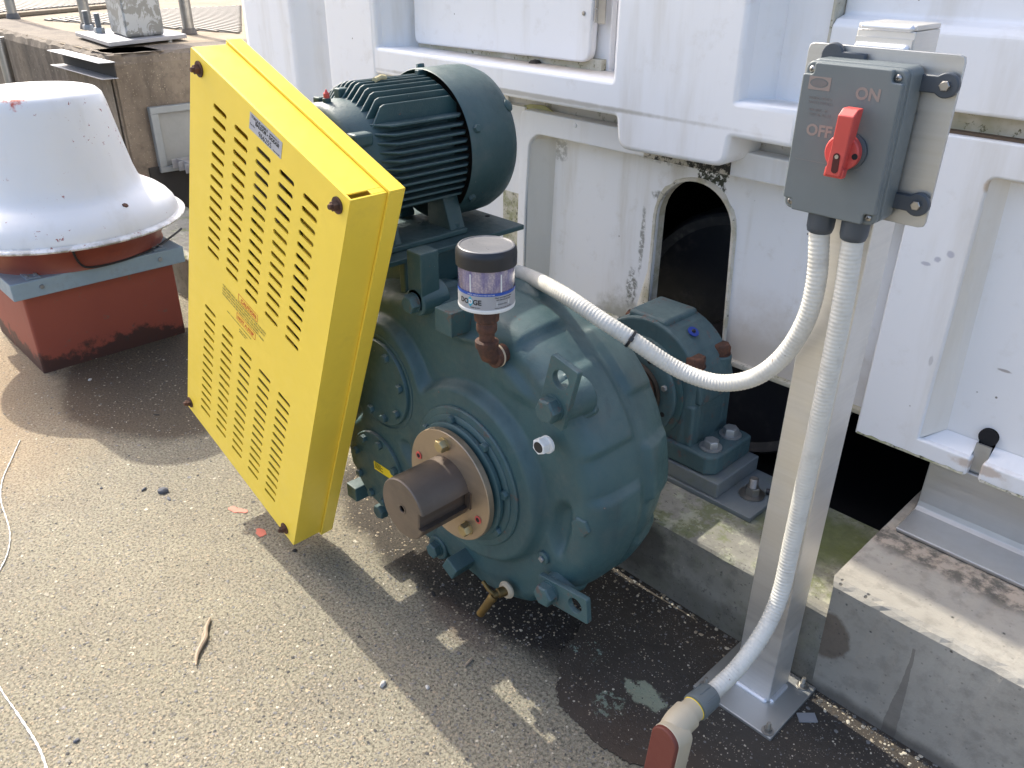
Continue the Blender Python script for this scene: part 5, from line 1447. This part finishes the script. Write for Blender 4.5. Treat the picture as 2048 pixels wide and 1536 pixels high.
# glands under the box
def gland(x, y, zt, r=0.0215):
    b = MB()
    n = 40
    rings = []
    for rr, h in ((0.016, 0.004), (r*1.0, 0.0), (r*1.02, -0.006), (r, -0.026), (r*0.90, -0.034), (r*0.78, -0.036)):
        rings.append([Vector((x + (rr*(1 + (0.02 if k % 4 == 0 else 0)))*math.cos(2*PI*k/n), y + (rr*(1 + (0.02 if k % 4 == 0 else 0)))*math.sin(2*PI*k/n), zt + h)) for k in range(n)])
    b.loft(rings, True, True, True, True)
    return b.build('conduit_gland', GREYBOX_D, sw)
gA = on_y(1641, 452, 1.262); gB = on_y(1709, 462, 1.262)
gland(gA.x, 1.262, bz0 - 0.0005); gland(gB.x, 1.262, bz0 - 0.0005)

# ------------------------------------------------------------------ CONDUITS
def catmull(P, n=14):
    P = [Vector(p) for p in P]; P = [P[0]*2 - P[1]] + P + [P[-1]*2 - P[-2]]
    out = []
    for i in range(1, len(P) - 2):
        for k in range(n):
            t = k/n
            out.append(0.5*((2*P[i]) + (P[i+1]-P[i-1])*t + (2*P[i-1]-5*P[i]+4*P[i+1]-P[i+2])*t*t + (3*P[i]-P[i-1]-3*P[i+1]+P[i+2])*t**3))
    out.append(P[-2]); return out
def resample(pts, step):
    out = [pts[0]]; acc = 0
    for a, b_ in zip(pts[:-1], pts[1:]):
        L = (b_-a).length
        if L == 0: continue
        d = step - acc
        while d <= L:
            out.append(a.lerp(b_, d/L)); d += step
        acc = (acc + L) % step if False else L - (d - step)
    out.append(pts[-1]); return out
def flex(name, P, r, label, parent=None):
    pts = resample(catmull(P), 0.00225)
    n = len(pts)
    b = MB(); b.tube(pts, r, 22, rfn=lambda i: r + 0.0006*math.cos(i*PI/1.0*0.62) )
    o = b.build(name, CONDUIT, parent)
    if label: tag(o, label, 'conduit')
    return o, pts
PA = [Vector((-1.62,1.38,0.84)), on_y(930, 512, 1.34)]
for (u, v, y) in ((1045,548,1.24),(1120,585,1.165),(1200,638,1.165),(1265,680,1.19),(1340,730,1.23),(1400,757,1.25),(1455,766,1.26),(1515,752,1.262),(1570,708,1.268),(1612,640,1.264),(1633,560,1.262)):
    PA.append(on_y(u, v, y))
PA.append(Vector((gA.x, 1.262, bz0 - 0.034)))
RC = 0.0165
oa, pa = flex('flexible_conduit', PA, RC, 'white ribbed flexible conduit looping from the motor across to the switch box')
PB = [Vector((gB.x, 1.262, bz0 - 0.034))]
for (u, v, y) in ((1694,560,1.262),(1676,660,1.262),(1647,800,1.264),(1630,880,1.27),(1605,990,1.278),(1583,1090,1.275),(1560,1190,1.255),(1526,1265,1.21),(1478,1332,1.15),(1432,1378,1.09),(1412,1396,1.06)):
    PB.append(on_y(u, v, y))
ob, pbn = flex('flexible_conduit', PB, RC*1.03, 'white ribbed flexible conduit running down the post to the grey connector')
# cable tie
ti = min(range(len(pa)), key=lambda i: (pa[i] - on_y(1262, 676, 1.19)).length)
tdir = (pa[ti+3] - pa[ti-3]).normalized()
tie = thing('cable_tie', 'black cable tie cinched around the long white conduit', 'cable tie', pa[ti])
b = MB(); b.lathe([(RC+0.0012,-0.003),(RC+0.0026,-0.0028),(RC+0.0026,0.0028),(RC+0.0012,0.003)], axisM(pa[ti], tdir), 28, cap0=False, cap1=False); b.build('strap', BLACKP, tie)
vd = (CAM_POS - pa[ti]).normalized(); vd = (vd - tdir*vd.dot(tdir)).normalized()
b = MB(); b.box((-0.0045, -0.005, 0), (0.0045, 0.005, 0.007), axisM(pa[ti] + vd*(RC + 0.0015), vd, tdir)); b.build('tie_head', BLACKP, tie, 0.001, 1)
# fitting and conduit body at the bottom
e1 = pbn[-1]; ed = (pbn[-1] - pbn[-6]).normalized()
cb = thing('conduit_body', 'tan plastic conduit elbow with a brick red cover in front of the post base', 'conduit fitting', (e1.x, e1.y, 0))
b = MB(); b.lathe([(0.0175,-0.016),(0.0235,-0.014),(0.0265,0.0),(0.0270,0.022),(0.0275,0.024),(0.0275,0.034),(0.0235,0.036)], axisM(e1, ed), 32); b.build('grey_connector', GREYBOX, cb)
for k in range(8):
    a = k*PI/4
    Mx_ = axisM(e1, ed) @ Matrix.Rotation(a, 4, 'Z')
    b = MB(); b.box((0.0262, -0.0009, -0.006), (0.0278, 0.0009, 0.022), Mx_); b.build('connector_rib', GREYBOX, cb)
b = MB(); b.lathe([(0.0225,0.036),(0.0245,0.0375),(0.0225,0.040)], axisM(e1, ed), 32); b.build('yellow_ring', YELRING, cb)
f0 = e1 + ed*0.038
q1 = e1 + ed*0.068
cen = Vector((q1.x - 0.004, q1.y - 0.012, q1.z))
b = MB(); b.lathe([(0.0235,0.0),(0.0235,0.028)], axisM(f0, ed), 32); b.build('socket', TANP, cb)
# body: rounded shell going down
b = MB()
pathb = [f0 + ed*0.020, f0 + ed*0.045 + Vector((0, 0, -0.004)), f0 + ed*0.058 + Vector((0,-0.002,-0.020)), f0 + ed*0.062 + Vector((0,-0.003,-0.045)), f0 + ed*0.062 + Vector((0.0,-0.003,-0.12)), f0 + ed*0.062 + Vector((0.0,-0.003,-0.30))]
b.tube(resample(catmull(pathb, 8), 0.006), 0.0285, 32)
b.build('elbow_body', TANP, cb)
pc = f0 + ed*0.062 + Vector((0,-0.003,-0.014)) + rgt*0.009
fd = Vector((-0.10, -1.0, 0.10)).normalized()
side = Vector((0,0,1)).cross(fd).normalized()
Mc = axisM(pc + fd*0.030, fd, side)
cov = []
for k in range(17):
    a = PI*k/16; cov.append((0.027*math.cos(a), 0.0 + 0.024*math.sin(a)))
cov += [(-0.027, -0.26), (0.027, -0.26)]
sgn = 1 if (Mc.to_3x3() @ Vector((0,1,0))).z > 0 else -1
me = fill2d('red_cover', [(x, y*sgn) for x, y in cov], [], 0.012, 0.003, 2)
mobj('red_cover', me, BRICKRED, cb, Mc)
me = fill2d('cover_seat', [(x*1.05, y*sgn*1.04) for x, y in cov], [], 0.040, 0.003, 2)
mobj('cover_seat', me, TANP, cb, Mc @ Matrix.Translation((0, 0, -0.0225)))

# ------------------------------------------------------------------ ROOF VENTILATOR
ve = thing('roof_ventilator', 'white domed roof ventilator on a brick red masonry base, its paint chipping', 'ventilator', (-3.62, 0.965, 0))
b = MB(); b.box((-3.905, 0.675, -0.01), (-3.335, 1.255, 0.345)); b.build('masonry_base', REDB, ve, 0.01, 3)
b = MB(); b.box((-3.950, 0.637, 0.326), (-3.290, 1.293, 0.392)); b.build('flashing_cap', CAPMET, ve, 0.004, 2)
VM = Matrix.Translation((-3.62, 0.965, 0))
b = MB(); b.lathe([(0.355,0.392),(0.350,0.41),(0.375,0.47),(0.43,0.535)], VM, 96, cap1=False); b.build('red_shell', REDSHELL, ve)
b = MB()
b.lathe([(0.425,0.510),(0.448,0.500),(0.460,0.503),(0.464,0.510),(0.458,0.516),(0.446,0.518),(0.439,0.520),(0.436,0.535),(0.428,0.556),(0.410,0.580),(0.382,0.603),(0.350,0.620),(0.325,0.634),(0.309,0.654),(0.295,0.70),(0.275,0.80),(0.256,0.90),(0.247,0.950),(0.238,0.985),(0.221,1.003),(0.198,1.009),(0.10,1.0125),(0.004,1.0135)], VM, 120); b.build('dome', DOMEM, ve)
vb = hex_mesh('cap_screw', 0.009, 0.007)
for y in (0.74, 1.19): put('cap_screw', vb, GALVB, ve, (-3.2898, y, 0.362), (1, 0, 0), 0.3)
for a in (-0.9, 0.35, -2.2, 1.7, 3.0):
    put('dome_bolt', vb, RUST, ve, (-3.62 + 0.372*math.cos(a), 0.965 + 0.372*math.sin(a), 0.603), (0.5*math.cos(a), 0.5*math.sin(a), 1), 0.3, 1.3)
for (x, y) in ((-3.335, 0.725), (-3.335, 1.205)):
    b = MB(); b.box((x - 0.05, y - 0.025, 0.3925), (x + 0.03, y + 0.025, 0.396)); cl = b.build('hold_down_clip', CAPMET, ve, 0.001, 1)
    for d in (-0.014, 0.014): put('clip_bolt', vb, GALVB, cl, (x, y + d, 0.396), (0, 0, 1), 0, 0.9)
b = MB(); cw = [(-3.24, 0.86, 0.505),(-3.255, 0.875, 0.44),(-3.262, 0.905, 0.405),(-3.265, 0.98, 0.397),(-3.285, 1.08, 0.396),(-3.33, 1.19, 0.398),(-3.40, 1.30, 0.41),(-3.44, 1.36, 0.42)]
b.tube(catmull(cw, 8), 0.0045, 8); b.build('black_cable', BLACKP, ve)

# ------------------------------------------------------------------ CONCRETE PLATFORM behind left
ZT = 1.0
random.seed(11)
pf = thing('concrete_platform', 'old stained raised concrete platform behind the white roof ventilator', 'platform', (-6.5, 3.5, 0))
def rough_edge_box():
    b = MB()
    # front face y=1.607 for x from -40 to -4.6, and side face x=-4.6 for y up to 10 ; rounded worn top edge
    def wall_strip(pts, nrm_):
        rings = []
        for p in pts:
            j = lambda a: random.uniform(-a, a)
            q = [Vector((p[0], p[1], -0.05)), Vector((p[0] + nrm_[0]*j(.004), p[1] + nrm_[1]*j(.004), ZT*0.5)), Vector((p[0] + nrm_[0]*j(.006), p[1] + nrm_[1]*j(.006), ZT - 0.05)),
                 Vector((p[0] - nrm_[0]*(.010 + j(.006)), p[1] - nrm_[1]*(.010 + j(.006)), ZT - 0.018 + j(.008))), Vector((p[0] - nrm_[0]*(.04 + j(.015)), p[1] - nrm_[1]*(.04 + j(.015)), ZT)), Vector((p[0] - nrm_[0]*0.3, p[1] - nrm_[1]*0.3, ZT))]
            rings.append(q)
        b.loft(rings, False, False, False, False)
    wall_strip([(-4.6 - k*0.06 - 0.02, 1.607) for k in range(60)] + [(-12, 1.607), (-40, 1.607)], (0, -1))
    wall_strip([(-4.6, 1.607 + k*0.06 + 0.02) for k in range(25)] + [(-4.6, 5), (-4.6, 12)], (1, 0))
    # corner filler
    b.box((-4.66, 1.615, -0.05), (-4.607, 1.68, ZT - 0.004))
    return b
rough_edge_box().build('weathered_faces', PLATC, pf)
b = MB(); b.box((-40, 1.86, 0.90), (-4.85, 12, 0.9985)); b.build('top_slab', PLATTOP, pf)
b = MB(); b.box((-40, 1.64, 0.9), (-4.64, 1.9, 0.9965)); b.box((-4.9, 1.9, 0.9), (-4.64, 12, 0.9965)); b.build('top_border', PLATTOP, pf)
# gratings: bars as one mesh each (stuff-like fine bars)
def grating(px, name, label, n, rdir=0):
    pts = [on_z(u, v, ZT + 0.003) for u, v in px]
    A, B, C_, D_ = pts
    t = thing(name, label, 'grating', ((A.x+C_.x)/2, (A.y+C_.y)/2, ZT), 'steel floor gratings on the concrete platform')
    b = MB(); b.face(b.verts([Vector((p.x, p.y, ZT + 0.0010)) for p in pts])); b.build('pit', PITM, t)
    b = MB()
    ylo, yhi = min(p.y for p in pts), max(p.y for p in pts)
    y = ylo + 0.03
    while y < yhi:
        xs_ = []
        for p, q in zip(pts, pts[1:] + pts[:1]):
            if (p.y - y)*(q.y - y) < 0: xs_.append(p.x + (q.x - p.x)*(y - p.y)/(q.y - p.y))
        if len(xs_) >= 2: b.box((min(xs_), y - 0.014, ZT + 0.0012), (max(xs_), y + 0.014, ZT + 0.010))
        y += 0.058
    o = b.build('bars', GRATE, t); tag(o, kind='stuff')
    return t
grating([(85,40),(480,66),(480,12),(300,20)], 'floor_grating', 'steel bar grating beside the galvanised column, nearest to the white wall', 22)
grating([(-30,28),(236,4),(330,-22),(-30,-60)], 'floor_grating', 'far steel bar grating at the top left corner of the view', 26)
# kerb lip across
b = MB(); p0, p1 = on_z(-20, 38, ZT), on_z(240, 14, ZT); a = math.atan2(p1.y-p0.y, p1.x-p0.x); b.box((0, -0.05, 0.001), ((p1-p0).length, 0.05, 0.03), Matrix.Translation((p0.x, p0.y, ZT)) @ Matrix.Rotation(a, 4, 'Z')); b.build('raised_kerb', PLATTOP, pf, 0.006, 2)
# galvanised column
colm = thing('galvanised_column', 'blotchy galvanised square steel column bolted to the corner of the concrete platform', 'column', (-5.5, 2.2, ZT))
zp = ZT + 0.035
F, Lc, Rc = on_z(218, 85, zp), on_z(150, 64, zp), on_z(373, 68, zp)
u1 = (Lc - F); u2 = (Rc - F)
b = MB()
q4 = [F, F + u2, F + u1 + u2, F + u1]
lo_ = b.verts([Vector((p.x, p.y, zp - 0.022)) for p in q4]); hi_ = b.verts([Vector((p.x, p.y, zp)) for p in q4])
b.face(list(reversed(lo_))); b.face(hi_)
for i in range(4): b.face([lo_[i], lo_[(i+1) % 4], hi_[(i+1) % 4], hi_[i]])
b.build('base_plate', GALVP, colm, 0.003, 2)
G0, G1, G2 = on_z(255, 77, zp), on_z(222, 66, zp), on_z(331, 70, zp)
v1 = G1 - G0; v2 = G2 - G0
b = MB()
q4 = [G0, G0 + v2, G0 + v1 + v2, G0 + v1]
lo_ = b.verts([Vector((p.x, p.y, zp + 0.0005)) for p in q4]); hi_ = b.verts([Vector((p.x, p.y, zp + 2.2)) for p in q4])
b.face(hi_); b.face(list(reversed(lo_)))
for i in range(4): b.face([lo_[i], lo_[(i+1) % 4], hi_[(i+1) % 4], hi_[i]])
b.build('square_tube', GALV, colm, 0.02, 3)
an2 = hex_mesh('anchor_nut', 0.030, 0.030, 0, 0, 0.017, 0.075, False)
for (u, v) in ((177, 60), (200, 66)):
    q = on_z(u, v, zp); put('anchor_nut', an2, GALVB, colm, q, (0, 0, 1), 0.3)
for (u, v) in ((175, 76), (322, 85)):
    q = on_z(u, v, ZT); b = MB(); b.cyl((q.x, q.y + .05, ZT - 0.001), (q.x, q.y + .05, zp - 0.0225), 0.016, n=12); b.build('levelling_stud', GALVB, colm)
# railing posts
labels = ['aluminium railing post at the far left of the concrete platform', 'aluminium railing post standing just left of the galvanised column', 'aluminium railing post standing just right of the galvanised column']
for i, (u, v, ut) in enumerate(((27, 37, 8), (176, 57, 160), (379, 68, 362))):
    q = on_z(u, v, ZT)
    t = thing('railing_post', labels[i], 'railing post', q, 'aluminium railing posts')
    b = MB(); b.cyl((q.x, q.y, ZT), (q.x, q.y, ZT + 1.05), 0.034, n=28); b.build('post_tube', RAILM, t)
    b = MB(); b.lathe([(0.048,0.0005),(0.046,0.012),(0.038,0.035),(0.035,0.036)], Matrix.Translation((q.x, q.y, ZT)), 28); b.build('post_foot', plain('dark_foot', (0.14, 0.13, 0.12), 0.7), t)
# pole standing in front of the platform face at far left
q = on_z(40, 480, 0.0)
pp = on_y(4, 100, 1.50); pq = on_y(12, 170, 1.50)
t = thing('standing_pipe', 'pale round pipe standing against the platform face at the left edge of the view', 'pipe', (pp.x, 1.5, 0))
b = MB(); b.cyl((pp.x + 0.0, 1.50, 0), (pp.x + 0.0, 1.50, 0.99), 0.030, n=24); b.build('post_tube', RAILM, t)
# bracket channel on the corner
ch = thing('metal_channel', 'short slotted metal channel sticking out along the top of the platform face', 'channel', on_y(160, 110, 1.58))
c0_, c1_ = on_y(107, 100, 1.56), on_y(212, 126, 1.56)
b = MB()
dv = (c1_ - c0_); Lh = dv.length
Mh = axisM(c0_, dv, (0, 1, 0))
b.box((-0.035, -0.002, 0), (0.045, 0.002, Lh), Mh)
b.build('top_flange', GALVP, ch, 0.001, 1)
b = MB(); b.box((-0.035, -0.002, 0), (0.045, 0.002, Lh), Matrix.Translation((0, 0, -0.075)) @ Mh); b.build('bottom_flange', GALVP, ch, 0.001, 1)
b = MB(); b.box((0.038, 0, 0.01), (0.043, 0.075, Lh - 0.01), Mh if (Mh.to_3x3() @ Vector((0,1,0))).z < 0 else Mh @ Matrix.Scale(-1, 4, (0,1,0))); b.build('web', PITM, ch)
# duct frame on the side face with an open grate
du = thing('wall_duct', 'grey metal frame and open grate fixed to the side of the concrete platform', 'duct', (-4.58, 1.95, 0.5))
d0 = on_x(302, 230, -4.56); d1 = on_x(322, 332, -4.56)
yA, zA, zB = d0.y, d0.z, d1.z
b = MB()
b.box((-4.60, yA, zB - 0.01), (-4.565, yA + 0.04, zA)); b.box((-4.60, yA, zA), (-4.565, yA + 0.9, zA + 0.035)); b.box((-4.60, yA, zB - 0.04), (-4.565, yA + 0.9, zB - 0.01)); b.build('frame', DUCTM, du, 0.003, 2)
b = MB(); b.box((-4.597, yA + 0.04, zB - 0.01), (-4.590, yA + 0.9, zA)); b.build('back_panel', plain('grey_panel', (0.22, 0.23, 0.225), 0.6), du)
b = MB()
for k in range(6): b.box((-4.56 + 0.0, yA + 0.09 + k*0.09, zB - 0.02), (-4.30, yA + 0.095 + k*0.09, zB + 0.03))
for k in range(4): b.box((-4.55 + k*0.082, yA + 0.06, zB - 0.019), (-4.545 + k*0.082, yA + 0.60, zB + 0.029))
b.build('grate', GALVP, du)
b = MB(); b.box((-4.60, 1.70, 0.0), (-4.585, 3.0, 0.42)); b.build('duct_foot_shade', PITM, du)  # dark sheet paints the shade at the foot of the face below the duct

# ------------------------------------------------------------------ loose stones, twig, paint chips, string
def stone(name, px, r, mat, label, cat, sq=(1, .7, .55), seed=0, group=None):
    random.seed(seed)
    c = on_z(*px)
    bm = bmesh.new(); bmesh.ops.create_icosphere(bm, subdivisions=2, radius=1)
    for v in bm.verts:
        v.co *= random.uniform(0.82, 1.1)
        v.co = Vector((v.co.x*r*sq[0], v.co.y*r*sq[1], max(-0.6, v.co.z)*r*sq[2] + r*sq[2]*0.5))
    me = bpy.data.meshes.new(name); bm.to_mesh(me); bm.free()
    o = mobj(name, me, mat, None, Matrix.Translation((c.x, c.y, 0.0)) @ Matrix.Rotation(seed, 4, 'Z'))
    return tag(o, label, cat, group)
stone('pebble', (326, 984), 0.018, STONEG, 'largest dark grey stone on the sunlit concrete left of the yellow guard', 'stone', seed=1)
stone('pebble', (288, 980), 0.012, STONEG, 'thin dark grey stone left of the largest stone', 'stone', (1, .35, .4), 2)
stone('pebble', (338, 998), 0.010, STONEG, 'small grey stone chip touching the front of the largest stone', 'stone', (1.2, .5, .3), 3)
stone('pebble', (203, 977), 0.005, STONEG, 'tiny dark stone left of the pair of grey stones', 'stone', seed=4)
stone('pebble', (766, 1370), 0.010, STONEW, 'white stone at the edge of the long shadow, in front of the drive', 'stone', (1, .6, .7), 5)
stone('pebble', (855, 1375), 0.007, STONEW, 'pale stone lying just inside the long shadow', 'stone', (1, .7, .5), 6)
stone('pebble', (313, 830), 0.008, PITM, 'dark chip on the shaded concrete right of the red base', 'stone', (1.6, .5, .3), 7)
stone('pebble', (153, 1482), 0.007, STONEG, 'small dark stone near the bottom left corner by the white string', 'stone', seed=8)
stone('pebble', (867, 1188), 0.009, PITM, 'dark flat chip on the damp concrete below the shaft stub', 'stone', (1.3, .6, .3), 9)
stone('pebble', (590, 1102), 0.008, PITM, 'dark stone right under the lowest corner of the yellow guard', 'stone', seed=10)
for i, (u, v, r) in enumerate(((180,790,.010),)):
    stone('pebble', (u, v - 30), 0.009, STONEW, 'pale round stone on the dark damp concrete beside the red base', 'stone', (1, .8, .4), 12)
tw = MB(); pts = [on_z(u, v, 0.006) for u, v in ((420,1236),(412,1258),(411,1275),(402,1292),(394,1310),(392,1330))]
tw.tube(catmull(pts, 6), 0.006, 8, rfn=lambda i: 0.0055*(0.45 + 0.7*math.sin(min(1, i/28)*PI)**0.6))
tw.tube([on_z(411,1262,0.008), on_z(406,1270,0.009), on_z(405,1282,0.006)], 0.003, 6)
tag(tw.build('twig', TWIGM), 'dry brown forked twig on the sunlit concrete', 'twig')
tw = MB(); tw.tube([on_z(930, 1332, 0.004), on_z(944, 1316, 0.004)], 0.003, 6); tag(tw.build('twig', TWIGM), 'short straw stick lying across the sunlit stripe in the shadow', 'twig')
def chip(pts, label):
    P = [on_z(u, v) for u, v in pts]
    random.seed(len(label))
    R_ = []
    for p, q in zip(P, P[1:] + P[:1]):
        for k in range(3):
            w_ = p.lerp(q, k/3); R_.append((w_.x + random.uniform(-.0035, .0035), w_.y + random.uniform(-.0035, .0035)))
    me = fill2d('paint_chip', R_, [], 0.0012)
    o = mobj('paint_chip', me, CHIPM, None, Matrix.Translation((0, 0, 0.0012))); tag(o, label, 'paint chip')
chip([(457,1018),(466,1013),(478,1016),(492,1020),(494,1025),(480,1026),(468,1025)], 'flat red paint chip on the sunlit concrete beside the yellow guard')
chip([(512,1060),(522,1057),(532,1063),(530,1072),(520,1076),(510,1068)], 'red paint chip in the shadow under the yellow guard')
sg = MB()
pts = [on_z(u, v, 0.003) for u, v in ((40,880),(22,920),(5,960),(2,1000),(14,1040),(20,1070),(14,1110),(-10,1160),(-30,1220),(-20,1320),(0,1375),(30,1420),(60,1465),(80,1500),(95,1545),(100,1600))]
pp_ = catmull(pts, 10)
random.seed(4)
sg.tube(pp_, 0.0016, 6, rfn=lambda i: 0.0011 + 0.0012*(0.5 + 0.5*math.sin(i*1.7)) + (0.0008 if i > 110 else 0))
tag(sg.build('string', WHITEP), 'thin white frayed string lying on the concrete at the lower left', 'string')

# loose grit and small stones: real geometry, nobody could count it
random.seed(21)
base = []
for k in range(5):
    bm = bmesh.new(); bmesh.ops.create_icosphere(bm, subdivisions=1, radius=1)
    for v in bm.verts: v.co *= random.uniform(0.75, 1.15)
    bm.verts.ensure_lookup_table()
    base.append(([v.co.copy() for v in bm.verts], [[v.index for v in f.verts] for f in bm.faces])); bm.free()
GR = []
for nm, a in (('grit_tan', (0.32,0.265,0.185)), ('grit_grey', (0.17,0.165,0.155)), ('grit_dark', (0.06,0.058,0.055)), ('grit_pale', (0.50,0.45,0.35))):
    GR.append(plain(nm, a, 0.85))
def scatter(name, n, region, sizes, wts, mats):
    vs, fs, mi = [], [], []
    for i in range(n):
        x, y, z = region()
        s = random.choice(sizes)*random.uniform(0.6, 1.3)
        B, F_ = random.choice(base)
        a = random.uniform(0, 2*PI); ca, sa = math.cos(a), math.sin(a); fx, fy, fz = 1, random.uniform(.5, 1), random.uniform(.3, .6)
        o = len(vs)
        for c in B:
            px_, py_ = c.x*s*fx, c.y*s*fy
            vs.append((x + px_*ca - py_*sa, y + px_*sa + py_*ca, z + c.z*s*fz*0.6 + s*0.04))
        m = random.choices(range(len(mats)), wts)[0]
        for f in F_: fs.append([o + k for k in f]); mi.append(m)
    me = bpy.data.meshes.new(name); me.from_pydata(vs, [], fs); me.update()
    for m in mats: me.materials.append(m)
    me.polygons.foreach_set('material_index', mi)
    o = bpy.data.objects.new(name, me); place(o, None, Matrix.Identity(4))
    tag(o, kind='stuff'); return o
def reg_near():
    while True:
        u, v = random.uniform(-60, 1350), random.uniform(700, 1620)
        p = on_z(u, v)
        if p.y < 1.38 and not (p.x > -1.0 and p.y > 0.96): return p.x, p.y, 0.0
tag(scatter('loose_aggregate', 15000, reg_near, [0.0014, 0.0018, 0.0024, 0.0030, 0.0042], [6, 3, 1, 0.8], GR), 'fine loose aggregate scattered over the concrete ground', 'gravel')
def reg_damp():
    while True:
        x, y = random.uniform(-1.05, -0.2), random.uniform(1.0, 1.43)
        if not (-0.665 < x < -0.46 and y > 1.228): return x, y, 0.004
def reg_curbfoot():
    x = random.uniform(-1.1, -0.05); return x, 1.433 - abs(random.gauss(0, 0.035)) - 0.003, 0.004
tag(scatter('damp_grit', 1500, reg_damp, [0.0014, 0.002, 0.003], [2, 2, 3, 1.2], GR), 'fine grit sprinkled over the dark damp strip', 'gravel')
tag(scatter('curb_foot_gravel', 420, reg_curbfoot, [0.002, 0.003, 0.0055], [3, 3, 2, 2], GR), 'small gravel collected along the foot of the curb', 'gravel')
q = on_z(1580, 1430, 0.005)
b = MB(); b.box((-0.02, -0.012, 0), (0.02, 0.012, 0.003), Matrix.Translation((q.x + 0.03, q.y + 0.02, 0.0045)) @ Matrix.Rotation(0.8, 4, 'Z')); tag(b.build('metal_shim', GALVP), 'small metal shim lying beside the post base plate', 'metal piece')
